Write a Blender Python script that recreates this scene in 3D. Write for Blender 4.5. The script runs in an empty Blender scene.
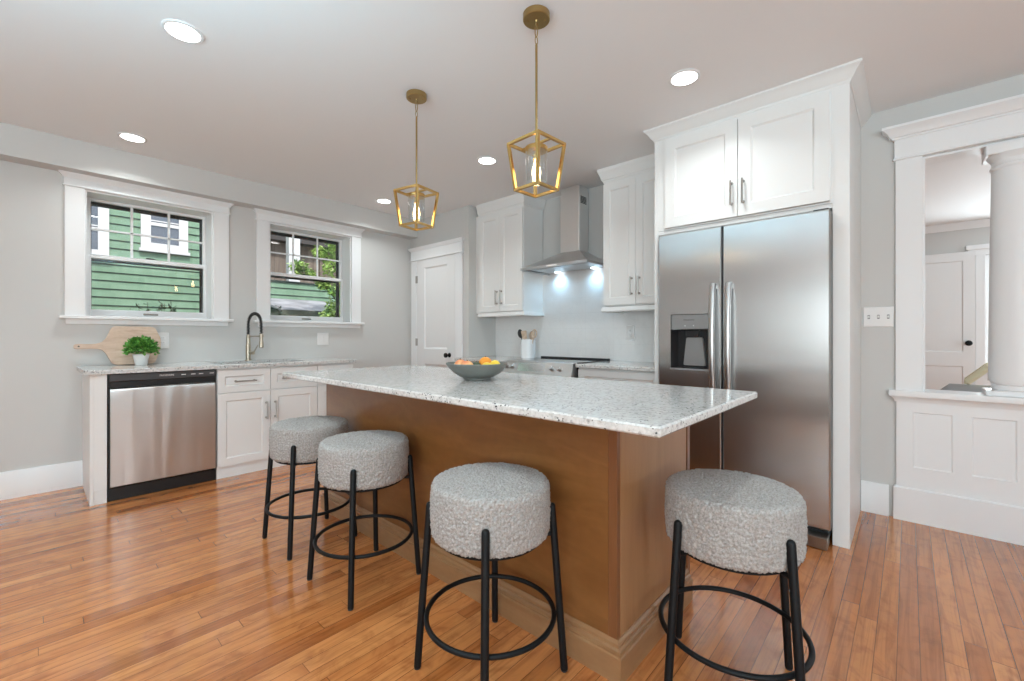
import bpy, bmesh, math, random
from mathutils import Matrix, Vector, noise
R = math.radians
random.seed(7)
S = bpy.context.scene
COL = S.collection

# ------------------------------------------------------------------ camera, world, light, exposure
cam_d = bpy.data.cameras.new('camera'); cam = bpy.data.objects.new('camera', cam_d); COL.objects.link(cam)
cam.location = (4.6916, -3.6733, 1.1443); cam.rotation_euler = (R(90), 0, 0.7374)
cam_d.sensor_width = 36.0; cam_d.lens = 436.2932 / 1024 * 36.0; cam_d.shift_y = -(340.5 - 336.05) / 1024; cam_d.clip_start = 0.02
S.camera = cam
S.view_settings.view_transform = 'Standard'; S.view_settings.look = 'None'
S.view_settings.gamma = 1.0; S.view_settings.use_curve_mapping = False
S.view_settings.exposure = 0.08
S.cycles.use_denoising = True
S.cycles.max_bounces = 10; S.cycles.diffuse_bounces = 6; S.cycles.glossy_bounces = 5
S.cycles.transparent_max_bounces = 16; S.cycles.sample_clamp_indirect = 6.0
S.cycles.caustics_reflective = False; S.cycles.caustics_refractive = False

W = bpy.data.worlds.new('world'); S.world = W; W.use_nodes = True
wn = W.node_tree.nodes; wn.clear()
sky = wn.new('ShaderNodeTexSky'); sky.sky_type = 'NISHITA'; sky.sun_disc = False
sky.sun_elevation = R(55); sky.sun_rotation = R(90)
bg = wn.new('ShaderNodeBackground'); bg.inputs['Strength'].default_value = 0.5
wo = wn.new('ShaderNodeOutputWorld')
mw = wn.new('ShaderNodeMix'); mw.data_type = 'RGBA'; mw.inputs[0].default_value = .75; mw.inputs[7].default_value = (3.0, 3.1, 3.2, 1)
W.node_tree.links.new(sky.outputs[0], mw.inputs[6]); W.node_tree.links.new(mw.outputs[2], bg.inputs[0]); W.node_tree.links.new(bg.outputs[0], wo.inputs[0])

def sun(energy, dirv, col):
    d = bpy.data.lights.new('sun', 'SUN'); d.energy = energy; d.color = col; d.angle = R(1.5)
    o = bpy.data.objects.new('sun', d); COL.objects.link(o)
    o.rotation_euler = Vector(dirv).to_track_quat('-Z', 'Y').to_euler(); o.location = (3, 0, 8)
sun(3.6, (-0.62, 0.12, -0.78), (1.0, 0.96, 0.9))

CAN_POWER = 5.2
CAN_COL = (0.90, 0.985, 1.0)
def area(name, loc, dirv, sx, sy, energy, col=(1, 1, 1), spread=180):
    d = bpy.data.lights.new(name, 'AREA'); d.shape = 'RECTANGLE'; d.size = sx; d.size_y = sy
    d.energy = energy; d.color = col; d.spread = R(spread)
    o = bpy.data.objects.new(name, d); COL.objects.link(o); o.location = loc
    o.rotation_euler = Vector(dirv).to_track_quat('-Z', 'Y').to_euler(); return o
DAY = (0.78, 0.925, 0.98)
# added daylight fill in invented rear and side openings, plus the next room's window
for wx in (5.3, 6.45, 7.4):
    area('rear_fill_light', (wx, -7.98, 1.45), (0, 1, .5), .95, 1.45, 45, DAY)
for wy in (-6.2, -4.3):
    area('side_fill_light', (7.98, wy, 1.45), (-1, 0, .5), 1.15, 1.45, 38, DAY)
area('next_room_daylight', (5.85, 4.36, 1.45), (0, -1, 0), 0.85, 1.35, 60, DAY)
area('next_room_side_fill', (7.98, 2.2, 1.45), (-1, 0, .1), 1.15, 1.45, 40, DAY)  # side light added to brighten the next room

# added unseen fill lights behind the viewpoint, aimed up to brighten the ceiling
for (lx, ly, e) in ((5.4, -4.9, 32), (2.4, -5.4, 28), (3.3, -4.0, 18), (6.2, -2.7, 16)):
    area('ceiling_fill', (lx, ly, 1.75), (-.12, .25, 1), .5, .5, e, (.44, .82, 1.0), 150)

# ------------------------------------------------------------------ materials
def mat(name, col=(.8, .8, .8), rough=.5, metal=0.0, spec=.5, aniso=0.0, coat=0.0, emit=None, estr=0.0):
    m = bpy.data.materials.new(name); m.use_nodes = True
    b = m.node_tree.nodes['Principled BSDF']
    b.inputs['Base Color'].default_value = (*col, 1); b.inputs['Roughness'].default_value = rough
    b.inputs['Metallic'].default_value = metal; b.inputs['Specular IOR Level'].default_value = spec
    b.inputs['Anisotropic'].default_value = aniso; b.inputs['Coat Weight'].default_value = coat
    if emit: b.inputs['Emission Color'].default_value = (*emit, 1); b.inputs['Emission Strength'].default_value = estr
    return m
class NT:
    def __init__(s, m): s.m = m; s.t = m.node_tree; s.b = s.t.nodes['Principled BSDF']
    def n(s, typ, **kw):
        nd = s.t.nodes.new('ShaderNode' + typ)
        for k, v in kw.items(): setattr(nd, k, v)
        return nd
    def l(s, a, b): s.t.links.new(a, b)
    def math(s, op, a, b=None, c=None):
        nd = s.n('Math', operation=op)
        for i, v in enumerate((a, b, c)):
            if v is None: continue
            if hasattr(v, 'is_linked') or hasattr(v, 'links'): s.l(v, nd.inputs[i])
            else: nd.inputs[i].default_value = v
        return nd.outputs[0]
    def ramp(s, fac, stops, interp='LINEAR'):
        r = s.n('ValToRGB'); r.color_ramp.interpolation = interp
        e = r.color_ramp.elements
        while len(e) < len(stops): e.new(0.5)
        for i, (p, c) in enumerate(stops): e[i].position = p; e[i].color = (*c, 1) if len(c) == 3 else c
        s.l(fac, r.inputs[0]); return r.outputs[0]
    def mix(s, fac, a, b, blend='MIX'):
        nd = s.n('Mix', data_type='RGBA', blend_type=blend)
        for i, v in ((0, fac), (6, a), (7, b)):
            if hasattr(v, 'links'): s.l(v, nd.inputs[i])
            else: nd.inputs[i].default_value = v if i == 0 else (*v, 1)
        return nd.outputs[2]
    def pos(s): return s.n('NewGeometry').outputs['Position']
    def objc(s): return s.n('TexCoord').outputs['Object']
    def mapping(s, v, scale=(1, 1, 1), loc=(0, 0, 0)):
        nd = s.n('Mapping'); nd.inputs['Scale'].default_value = scale; nd.inputs['Location'].default_value = loc
        s.l(v, nd.inputs[0]); return nd.outputs[0]
    def noise(s, v, scale, detail=2.0, rough=.5, dist=0.0):
        nd = s.n('TexNoise'); nd.inputs['Scale'].default_value = scale; nd.inputs['Detail'].default_value = detail
        nd.inputs['Roughness'].default_value = rough; nd.inputs['Distortion'].default_value = dist
        s.l(v, nd.inputs['Vector']); return nd.outputs['Fac']
    def bump(s, h, strength, dist):
        nd = s.n('Bump'); nd.inputs['Strength'].default_value = strength; nd.inputs['Distance'].default_value = dist
        s.l(h, nd.inputs['Height']); s.l(nd.outputs[0], s.b.inputs['Normal'])

def paint(name, col, rough=.55, bump=.06):
    m = mat(name, col, rough, spec=.35); k = NT(m)
    k.bump(k.noise(k.pos(), 260, 2), bump, .002); return m
M = {}
M['wall'] = paint('wall_paint', (.60, .594, .578), .6)
M['ceil'] = paint('ceiling_paint', (.86, .865, .87), .7)
M['trim'] = paint('trim_paint', (.82, .825, .83), .32, .02)
M['cab'] = paint('cabinet_paint', (.785, .785, .775), .35, .02)
M['doorp'] = paint('door_paint', (.78, .78, .78), .35, .02)
M['black'] = mat('black_metal', (.006, .006, .0065), .5, spec=.2)
M['blackplastic'] = mat('black_plastic', (.015, .015, .016), .3)
M['darkglass'] = mat('dark_glass', (.01, .011, .013), .05)
M['gold'] = mat('brushed_gold', (.58, .38, .14), .3, 1.0)
M['bronze'] = mat('antique_gold', (.42, .29, .12), .34, 1.0)
M['nickel'] = mat('brushed_nickel', (.40, .38, .355), .32, 1.0)
M['champagne'] = mat('champagne_nickel', (.50, .44, .35), .34, 1.0)
M['spring'] = mat('dark_spring_steel', (.05, .05, .05), .35, .8)
M['plate'] = mat('switch_plate_plastic', (.80, .79, .78), .35)
M['slot'] = mat('slot_shadow_plastic', (.25, .25, .25), .5)
M['lens'] = mat('lamp_lens', (1, 1, 1), .5, emit=(1, .98, .95), estr=9.0)
M['bulb'] = mat('bulb_glow', (1, .8, .5), .3, emit=(1, .68, .32), estr=16.0)
M['hoodled'] = mat('hood_led', (1, 1, 1), .3, emit=(.75, .9, 1), estr=10.0)
M['bowl'] = mat('grey_stoneware', (.16, .165, .15), .42)
M['crock'] = mat('white_ceramic', (.80, .81, .82), .2)
M['pot'] = mat('white_pot', (.76, .75, .74), .5)
M['soil'] = mat('soil', (.05, .035, .02), .9)
M['sinksteel'] = mat('sink_steel', (.5, .5, .5), .3, 1.0)
M['sofa'] = paint('sofa_fabric', (.50, .51, .52), .9, .3)
M['throw'] = paint('throw_fabric', (.93, .87, .62), .9, .4)
M['text'] = mat('logo_print', (.75, .75, .75), .4)
M['textdark'] = mat('logo_print_dark', (.08, .08, .08), .4)

def floor_mat():
    m = mat('strip_oak_floor', rough=.3); k = NT(m)
    sep = k.n('SeparateXYZ'); k.l(k.pos(), sep.inputs[0])
    bw = .0615
    u = k.math('DIVIDE', k.math('ADD', sep.outputs[0], 20.0 + .0), bw)
    ui = k.math('FLOOR', u)
    wn1 = k.n('TexWhiteNoise', noise_dimensions='1D'); k.l(ui, wn1.inputs['W'])
    ro = wn1.outputs['Value']
    v = k.math('DIVIDE', k.math('ADD', sep.outputs[1], k.math('MULTIPLY_ADD', ro, 9.0, 30.0)), k.math('MULTIPLY_ADD', ro, .9, 1.0))
    vi = k.math('FLOOR', v)
    cmb = k.n('CombineXYZ'); k.l(ui, cmb.inputs[0]); k.l(vi, cmb.inputs[1])
    wn2 = k.n('TexWhiteNoise', noise_dimensions='2D'); k.l(cmb.outputs[0], wn2.inputs['Vector'])
    rb = wn2.outputs['Value']
    base = k.ramp(rb, [(0, (.36, .108, .027)), (.15, (.46, .154, .042)), (.4, (.53, .192, .058)), (.7, (.56, .208, .064)), (.92, (.61, .243, .080)), (1, (.33, .094, .025))])
    # grain, offset per board
    off = k.n('CombineXYZ'); k.l(k.math('MULTIPLY', rb, 37.0), off.inputs[0]); k.l(k.math('MULTIPLY', rb, 91.0), off.inputs[1])
    va = k.n('VectorMath', operation='ADD'); k.l(k.pos(), va.inputs[0]); k.l(off.outputs[0], va.inputs[1])
    g1 = k.noise(k.mapping(va.outputs[0], (42, 1.5, 1)), 1.0, 5, .62, .8)
    g2 = k.noise(k.mapping(va.outputs[0], (9, 5.5, 1)), 1.0, 3, .6, 1.8)
    c = k.mix(.75, base, k.ramp(g1, [(.30, (.50, .41, .34)), (.52, (1, 1, 1)), (.75, (1.12, 1.10, 1.06))]), 'MULTIPLY')
    c = k.mix(.6, c, k.ramp(g2, [(.3, (.60, .50, .44)), (.5, (1, 1, 1)), (.75, (1.14, 1.10, 1.05))]), 'MULTIPLY')
    fu = k.math('FRACT', u); fv = k.math('FRACT', v)
    gu = k.math('LESS_THAN', k.math('MINIMUM', fu, k.math('SUBTRACT', 1.0, fu)), .018)
    gv = k.math('LESS_THAN', fv, .0016)
    gap = k.math('MAXIMUM', gu, gv)
    c = k.mix(k.math('MULTIPLY', gap, .85), c, (.085, .03, .01))
    k.l(c, k.b.inputs['Base Color'])
    k.l(k.math('MULTIPLY_ADD', g1, .10, .14), k.b.inputs['Roughness'])
    wob = k.noise(k.mapping(k.pos(), (14, .9, 1)), 1.0, 2)
    tilt = k.math('MULTIPLY', k.math('SUBTRACT', fu, .5), k.math('MULTIPLY_ADD', rb, .9, -.45))
    h = k.math('MULTIPLY_ADD', wob, .25, k.math('MULTIPLY', tilt, .6))
    k.bump(h, 1.0, .0006)
    k.b.inputs['Coat Weight'].default_value = .55; k.b.inputs['Coat Roughness'].default_value = .085
    return m
M['floor'] = floor_mat()

def granite_mat():
    m = mat('speckled_white_granite', rough=.1); k = NT(m); p = k.objc()
    n1 = k.noise(p, 40, 4, .65, .6)
    n2 = k.noise(p, 75, 3, .6)
    c = k.ramp(n1, [(.28, (.50, .49, .475)), (.44, (.61, .60, .585)), (.6, (.68, .672, .657))])
    c = k.mix(.6, c, k.ramp(n2, [(.32, (.62, .61, .61)), (.48, (1, 1, 1))]), 'MULTIPLY')
    vo = k.n('TexVoronoi'); vo.inputs['Scale'].default_value = 86; k.l(p, vo.inputs['Vector'])
    msk = k.math('MULTIPLY', k.math('LESS_THAN', vo.outputs['Distance'], .30), k.math('GREATER_THAN', k.noise(p, 26, 3, .75), .545))
    c = k.mix(k.math('MULTIPLY', msk, .93), c, (.03, .03, .033))
    vo2 = k.n('TexVoronoi'); vo2.inputs['Scale'].default_value = 70; k.l(p, vo2.inputs['Vector'])
    sep = k.n('SeparateColor'); k.l(vo2.outputs['Color'], sep.inputs[0])
    msk2 = k.math('MULTIPLY', k.math('GREATER_THAN', sep.outputs[0], .86), k.math('LESS_THAN', vo2.outputs['Distance'], .42))
    c = k.mix(k.math('MULTIPLY', msk2, .38), c, (.16, .15, .15))
    k.l(c, k.b.inputs['Base Color']); return m
M['granite'] = granite_mat()

def wood(name, c0, c1, c2, sc=(2.2, 2.2, 9), rough=.38, amt=1.0):
    m = mat(name, rough=rough); k = NT(m); p = k.objc()
    n = k.noise(k.mapping(p, sc), 1.0, 4, .55, 1.6)
    n2 = k.noise(k.mapping(p, (sc[0] * 14, sc[1] * 14, sc[2] * 3)), 1.0, 2)
    c = k.ramp(n, [(.28, c0), (.5, c1), (.72, c2)])
    c = k.mix(.25 * amt, c, k.ramp(n2, [(.3, (.75, .7, .66)), (.6, (1, 1, 1))]), 'MULTIPLY')
    k.l(c, k.b.inputs['Base Color']); k.bump(n2, .05, .001); return m
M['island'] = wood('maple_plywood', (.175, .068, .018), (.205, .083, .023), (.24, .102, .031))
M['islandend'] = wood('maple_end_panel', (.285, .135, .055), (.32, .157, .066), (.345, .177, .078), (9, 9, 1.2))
M['islandtrim'] = wood('maple_trim', (.25, .125, .054), (.285, .147, .066), (.315, .17, .08), (2, 2, 14))
M['islandpost'] = wood('maple_corner_post', (.15, .055, .018), (.18, .068, .024), (.20, .08, .03), (9, 9, 1.2))
M['board'] = wood('pale_acacia_board', (.50, .34, .25), (.60, .44, .33), (.68, .53, .42), (2, 3, 20), .55)
M['utwood'] = wood('pale_utensil_wood', (.5, .36, .25), (.62, .47, .35), (.7, .56, .44), (10, 10, 40), .6)

def steel(name, horizontal=True, col=(.56, .555, .55), rough=.27, wave=0.0, aniso=.8):
    m = mat(name, col, rough, 1.0); k = NT(m); p = k.objc()
    n = k.noise(k.mapping(p, (1.5, 1.5, 90) if horizontal else (90, 90, 1.5)), 1.0, 2)
    k.l(k.math('MULTIPLY_ADD', n, .01, rough - .005), k.b.inputs['Roughness'])
    if wave: k.bump(k.noise(k.mapping(p, (.8, .8, 5.0) if horizontal else (7.0, 7.0, .8)), 1.0, 1, .4, .4), wave, .02)
    if True:
        k.b.inputs['Anisotropic'].default_value = aniso; k.b.inputs['Anisotropic Rotation'].default_value = 0.0 if horizontal else .25
        tg = k.n('Tangent', direction_type='RADIAL', axis='Z'); k.l(tg.outputs[0], k.b.inputs['Tangent'])
    return m
M['steel'] = steel('brushed_steel', True, rough=.24, wave=.05)
M['steelv'] = steel('brushed_steel_vertical', False, col=(.84, .835, .83), rough=.34, wave=.4, aniso=.9)
M['steelp'] = steel('plain_steel', True, col=(.60, .60, .60), rough=.3)
M['steelhandle'] = mat('satin_steel_handle', (.50, .49, .48), .33, 1.0)
M['mirror'] = mat('display_reflection_metal', (.82, .86, .9), .14, 1.0)  # pale mirror colour stands in for the bright reflection on dark display glass
M['disp'] = mat('dispenser_panel_grey', (.33, .325, .32), .35, .6)

def boucle_mat():
    m = mat('boucle_fabric', rough=.95, spec=.1); k = NT(m); p = k.objc()
    n = k.noise(p, 150, 3, .7); n2 = k.noise(p, 420, 2, .6)
    c = k.ramp(n, [(.32, (.25, .228, .212)), (.5, (.37, .343, .322)), (.68, (.48, .45, .425))])
    k.l(c, k.b.inputs['Base Color']); k.bump(k.math('ADD', n, n2), .7, .003)
    k.b.inputs['Sheen Weight'].default_value = .15
    return m
M['boucle'] = boucle_mat()

def glass_mat(name, tint=(1, 1, 1), base=.04):
    m = bpy.data.materials.new(name); m.use_nodes = True; t = m.node_tree; t.nodes.clear()
    tr = t.nodes.new('ShaderNodeBsdfTransparent'); tr.inputs[0].default_value = (*tint, 1)
    gl = t.nodes.new('ShaderNodeBsdfGlossy'); gl.inputs['Roughness'].default_value = 0.0; gl.inputs[0].default_value = (1, 1, 1, 1)
    lw = t.nodes.new('ShaderNodeLayerWeight')
    pw = t.nodes.new('ShaderNodeMath'); pw.operation = 'POWER'; pw.inputs[1].default_value = 4.0
    ma = t.nodes.new('ShaderNodeMath'); ma.operation = 'MULTIPLY_ADD'; ma.inputs[1].default_value = .9; ma.inputs[2].default_value = base
    mx = t.nodes.new('ShaderNodeMixShader'); o = t.nodes.new('ShaderNodeOutputMaterial')
    t.links.new(lw.outputs['Facing'], pw.inputs[0]); t.links.new(pw.outputs[0], ma.inputs[0]); t.links.new(ma.outputs[0], mx.inputs[0])
    t.links.new(tr.outputs[0], mx.inputs[1]); t.links.new(gl.outputs[0], mx.inputs[2]); t.links.new(mx.outputs[0], o.inputs[0])
    return m
M['pane'] = glass_mat('window_glass', base=.035)
M['glass'] = glass_mat('clear_lamp_glass', (.93, .945, .95), .07)

def tile_mat():
    m = mat('white_backsplash_tile', (.74, .74, .745), .16); k = NT(m)
    p = k.pos(); sep = k.n('SeparateXYZ'); k.l(p, sep.inputs[0])
    v = k.noise(p, 2.6, 6, .7, 2.5)
    vein = k.ramp(v, [(.47, (.80, .79, .78)), (.5, (.775, .765, .755)), (.53, (.80, .79, .78))])
    fx = k.math('FRACT', k.math('DIVIDE', k.math('ADD', sep.outputs[0], .1), .305)); fz = k.math('FRACT', k.math('DIVIDE', k.math('SUBTRACT', sep.outputs[2], .914), .1525))
    g = k.math('MAXIMUM', k.math('LESS_THAN', fx, .006), k.math('LESS_THAN', fz, .013))
    k.l(k.mix(k.math('MULTIPLY', g, .5), vein, (.64, .64, .64)), k.b.inputs['Base Color']); return m
M['tile'] = tile_mat()

def siding_mat():
    m = mat('green_shingle_siding', rough=.85, spec=.2); k = NT(m); p = k.pos()
    sep = k.n('SeparateXYZ'); k.l(p, sep.inputs[0])
    n = k.noise(k.mapping(p, (1, 16, 3)), 1.0, 3)
    ci = k.math('FLOOR', k.math('DIVIDE', sep.outputs[2], .107)); cj = k.math('FLOOR', k.math('ADD', k.math('DIVIDE', sep.outputs[1], .13), k.math('MULTIPLY', ci, .37)))
    cb = k.n('CombineXYZ'); k.l(ci, cb.inputs[0]); k.l(cj, cb.inputs[1])
    w = k.n('TexWhiteNoise', noise_dimensions='2D'); k.l(cb.outputs[0], w.inputs['Vector'])
    c = k.ramp(k.math('MULTIPLY_ADD', w.outputs['Value'], .35, k.math('MULTIPLY', n, .65)), [(.2, (.15, .25, .17)), (.8, (.215, .33, .23))])
    k.l(c, k.b.inputs['Base Color']); return m
M['siding'] = siding_mat()
M['gap'] = mat('siding_shade_and_rail_dark', (.02, .035, .028), .9)  # dark lines painted as shade under the siding courses; also the porch rail
M['extwhite'] = mat('exterior_white_trim', (.60, .60, .60), .5)
M['extglass'] = mat('exterior_dark_glass', (.10, .12, .15), .06)
M['brownwood'] = wood('shaded_brown_boards', (.10, .075, .06), (.17, .13, .105), (.24, .195, .16), (3, 9, 1.2), .8)  # brown darkened and greyed to include shadows falling on the boards
M['eave'] = mat('dark_eave', (.05, .045, .045), .8)
M['olive'] = mat('olive_fascia', (.10, .115, .085), .7)
M['ground'] = mat('yard_ground', (.16, .17, .11), .95)
def leaf_mat(name, a, b, sc=9):
    m = mat(name, rough=.5, spec=.4); k = NT(m)
    k.l(k.ramp(k.noise(k.pos(), sc, 2), [(.35, a), (.65, b)]), k.b.inputs['Base Color']); return m
M['shedroof'] = leaf_mat('pale_shed_roof', (.22, .215, .235), (.40, .40, .43), 3.5)
M['leaf'] = leaf_mat('boxwood_leaves', (.03, .15, .02), (.17, .42, .07), 45)
M['treeleaf'] = leaf_mat('tree_leaves', (.14, .30, .05), (.50, .66, .20), 7)
M['darkleaf'] = leaf_mat('shrub_leaves', (.015, .04, .015), (.06, .13, .05), 14)
M['bark'] = mat('bark', (.10, .075, .05), .9)
M['orange'] = paint('orange_peel', (.80, .30, .03), .45, .5)
M['lemon'] = paint('lemon_peel', (.85, .60, .06), .42, .4)
M['peach'] = leaf_mat('peach_skin', (.80, .22, .10), (.85, .52, .22), 18)
M['lime'] = mat('dark_avocado_skin', (.035, .06, .03), .5)
M['stemb'] = mat('stem_brown', (.12, .08, .03), .8)

# ------------------------------------------------------------------ mesh builder
class MB:
    def __init__(s): s.v = []; s.f = []; s.M = Matrix.Identity(4)
    def add(s, vs, fs):
        o = len(s.v); s.v += [tuple(s.M @ Vector(p)) for p in vs]; s.f += [tuple(i + o for i in f) for f in fs]; return s
    def box(s, x0, y0, z0, x1, y1, z1, b=0.0):
        x0, x1 = min(x0, x1), max(x0, x1); y0, y1 = min(y0, y1), max(y0, y1); z0, z1 = min(z0, z1), max(z0, z1)
        b = min(b, (x1 - x0) * .45, (y1 - y0) * .45, (z1 - z0) * .45)
        if b <= 0:
            vs = [(x, y, z) for z in (z0, z1) for y in (y0, y1) for x in (x0, x1)]
            return s.add(vs, [(0, 2, 3, 1), (4, 5, 7, 6), (0, 1, 5, 4), (2, 6, 7, 3), (0, 4, 6, 2), (1, 3, 7, 5)])
        vs = []; idx = {}
        lo = (x0, y0, z0); hi = (x1, y1, z1)
        for sx in (0, 1):
            for sy in (0, 1):
                for sz in (0, 1):
                    sg = (sx, sy, sz)
                    for a in range(3):
                        p = [0, 0, 0]
                        for c in range(3):
                            full = hi[c] if sg[c] else lo[c]
                            p[c] = full if c == a else (full - b if sg[c] else full + b)
                        idx[(sx, sy, sz, a)] = len(vs); vs.append(tuple(p))
        fs = []
        for a in range(3):
            b1, c1 = [(1, 2), (0, 2), (0, 1)][a]
            for sa in (0, 1):
                q = []
                for (p1, p2) in ((0, 0), (1, 0), (1, 1), (0, 1)):
                    sg = [0, 0, 0]; sg[a] = sa; sg[b1] = p1; sg[c1] = p2; q.append(idx[(*sg, a)])
                fs.append(tuple(q))
        for e in range(3):
            a1, a2 = [(1, 2), (0, 2), (0, 1)][e]
            for s1 in (0, 1):
                for s2 in (0, 1):
                    q = []
                    for (se, aa) in ((0, a1), (0, a2), (1, a2), (1, a1)):
                        sg = [0, 0, 0]; sg[e] = se; sg[a1] = s1; sg[a2] = s2; q.append(idx[(*sg, aa)])
                    fs.append(tuple(q))
        for sx in (0, 1):
            for sy in (0, 1):
                for sz in (0, 1): fs.append(tuple(idx[(sx, sy, sz, a)] for a in range(3)))
        return s.add(vs, fs)
    def tube(s, path, r, n=12, closed=False, caps=True):
        P = [Vector(p) for p in path]; rs = r if isinstance(r, (list, tuple)) else [r] * len(P)
        rings = []; up = None
        for i, p in enumerate(P):
            if closed: t = (P[(i + 1) % len(P)] - P[i - 1])
            else: t = (P[min(i + 1, len(P) - 1)] - P[max(i - 1, 0)])
            t.normalize()
            if up is None: up = Vector((0, 0, 1)) if abs(t.z) < .9 else Vector((1, 0, 0))
            a = t.cross(up)
            if a.length < 1e-6: a = t.cross(Vector((1, .3, .2)))
            a.normalize(); up = a.cross(t)
            rings.append([p + (a * math.cos(2 * math.pi * k / n) + up * math.sin(2 * math.pi * k / n)) * rs[i] for k in range(n)])
        vs = [tuple(q) for ring in rings for q in ring]; fs = []
        m = len(P)
        for i in range(m if closed else m - 1):
            j = (i + 1) % m
            for k in range(n):
                l = (k + 1) % n; fs.append((i * n + k, i * n + l, j * n + l, j * n + k))
        if caps and not closed: fs += [tuple(range(n - 1, -1, -1)), tuple((m - 1) * n + k for k in range(n))]
        return s.add(vs, fs)
    def cyl(s, p0, p1, r0, r1=None, n=24): return s.tube([p0, p1], [r0, r0 if r1 is None else r1], n)
    def lathe(s, prof, c=(0, 0, 0), n=48, ax='z'):
        vs = []; fs = []; m = len(prof)
        for (r, h) in prof:
            for k in range(n):
                a = 2 * math.pi * k / n; x, y = r * math.cos(a), r * math.sin(a)
                p = (x, y, h) if ax == 'z' else ((h, x, y) if ax == 'x' else (x, h, y))
                vs.append((p[0] + c[0], p[1] + c[1], p[2] + c[2]))
        for i in range(m - 1):
            for k in range(n):
                l = (k + 1) % n; fs.append((i * n + k, i * n + l, (i + 1) * n + l, (i + 1) * n + k))
        if prof[0][0] > 1e-5: fs.append(tuple(range(n - 1, -1, -1)))
        if prof[-1][0] > 1e-5: fs.append(tuple((m - 1) * n + k for k in range(n)))
        return s.add(vs, fs)
    def sphere(s, c, rx, ry=None, rz=None, n=20):
        ry = ry or rx; rz = rz or rx
        pr = [(math.sin(math.pi * i / (n // 2)), -math.cos(math.pi * i / (n // 2))) for i in range(n // 2 + 1)]
        o = s.M; s.M = o @ Matrix.Translation(c) @ Matrix.Diagonal((rx, ry, rz, 1)); s.lathe(pr, n=n); s.M = o; return s
    def prism(s, poly, h0, h1, ax='y'):
        n = len(poly)
        def P(a, b, h): return {'y': (a, h, b), 'z': (a, b, h), 'x': (h, a, b)}[ax]
        vs = [P(a, b, h0) for a, b in poly] + [P(a, b, h1) for a, b in poly]
        fs = [tuple(range(n)), tuple(range(2 * n - 1, n - 1, -1))] + [(i, n + i, n + (i + 1) % n, (i + 1) % n) for i in range(n)]
        return s.add(vs, fs)
    def sweep(s, path, prof, closed=False):
        P = [Vector((p[0], p[1])) for p in path]; m = len(P); k = len(prof); vs = []
        def nr(a, b): d = (b - a).normalized(); return Vector((d.y, -d.x))
        for i in range(m):
            ns = []
            if closed or i > 0: ns.append(nr(P[i - 1], P[i]))
            if closed or i < m - 1: ns.append(nr(P[i], P[(i + 1) % m]))
            if len(ns) == 2: b = (ns[0] + ns[1]); b = b / (1 + ns[0].dot(ns[1]))
            else: b = ns[0]
            for (o, z) in prof: vs.append((P[i].x + b.x * o, P[i].y + b.y * o, z))
        fs = []
        for i in range(m if closed else m - 1):
            j = (i + 1) % m
            for q in range(k):
                w = (q + 1) % k; fs.append((i * k + q, i * k + w, j * k + w, j * k + q))
        if not closed: fs += [tuple(range(k)), tuple((m - 1) * k + q for q in range(k - 1, -1, -1))]
        return s.add(vs, fs)
    def panel(s, w, h, t, rects, rec=.010, bev=.010, b=.002):
        # slab in local XZ, front at y=-t; rects (x0,z0,x1,z1) recessed with a bevelled edge
        xs = sorted({0.0, w, *[r[0] for r in rects], *[r[2] for r in rects]}); zs = sorted({0.0, h, *[r[1] for r in rects], *[r[3] for r in rects]})
        for i in range(len(xs) - 1):
            for j in range(len(zs) - 1):
                x0, x1, z0, z1 = xs[i], xs[i + 1], zs[j], zs[j + 1]; cx, cz = (x0 + x1) / 2, (z0 + z1) / 2
                hit = [r for r in rects if r[0] < cx < r[2] and r[1] < cz < r[3]]
                if not hit: s.add([(x0, -t, z0), (x1, -t, z0), (x1, -t, z1), (x0, -t, z1)], [(0, 1, 2, 3)])
                else:
                    o = [(x0, -t, z0), (x1, -t, z0), (x1, -t, z1), (x0, -t, z1)]
                    q = [(x0 + bev, -t + rec, z0 + bev), (x1 - bev, -t + rec, z0 + bev), (x1 - bev, -t + rec, z1 - bev), (x0 + bev, -t + rec, z1 - bev)]
                    s.add(o + q, [(0, 1, 5, 4), (1, 2, 6, 5), (2, 3, 7, 6), (3, 0, 4, 7), (4, 5, 6, 7)])
        s.add([(0, 0, 0), (w, 0, 0), (w, 0, h), (0, 0, h), (0, -t, 0), (w, -t, 0), (w, -t, h), (0, -t, h)],
              [(0, 3, 2, 1), (0, 1, 5, 4), (1, 2, 6, 5), (2, 3, 7, 6), (3, 0, 4, 7)])
        return s
    def build(s, name, m, parent=None, origin=(0, 0, 0), smooth=30):
        me = bpy.data.meshes.new(name); o = Vector(origin)
        me.from_pydata([tuple(Vector(p) - o) for p in s.v], [], s.f)
        bm = bmesh.new(); bm.from_mesh(me); bmesh.ops.remove_doubles(bm, verts=bm.verts, dist=2e-5)
        bmesh.ops.recalc_face_normals(bm, faces=bm.faces); bm.to_mesh(me); bm.free()
        me.polygons.foreach_set('use_smooth', [True] * len(me.polygons)); me.set_sharp_from_angle(angle=R(smooth))
        me.materials.append(M[m] if isinstance(m, str) else m)
        ob = bpy.data.objects.new(name, me); COL.objects.link(ob)
        if parent: ob.parent = parent
        return ob
def B(*a, **k): return MB().box(*a, **k)
def tag(o, label, cat, group=None, kind=None):
    o['label'] = label; o['category'] = cat
    if group: o['group'] = group
    if kind: o['kind'] = kind
    return o
def root(name, label, cat, loc, group=None, kind=None, rz=0):
    o = bpy.data.objects.new(name, None); COL.objects.link(o); o.location = loc; o.rotation_euler = (0, 0, rz)
    o.empty_display_size = .05
    return tag(o, label, cat, group, kind)
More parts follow.
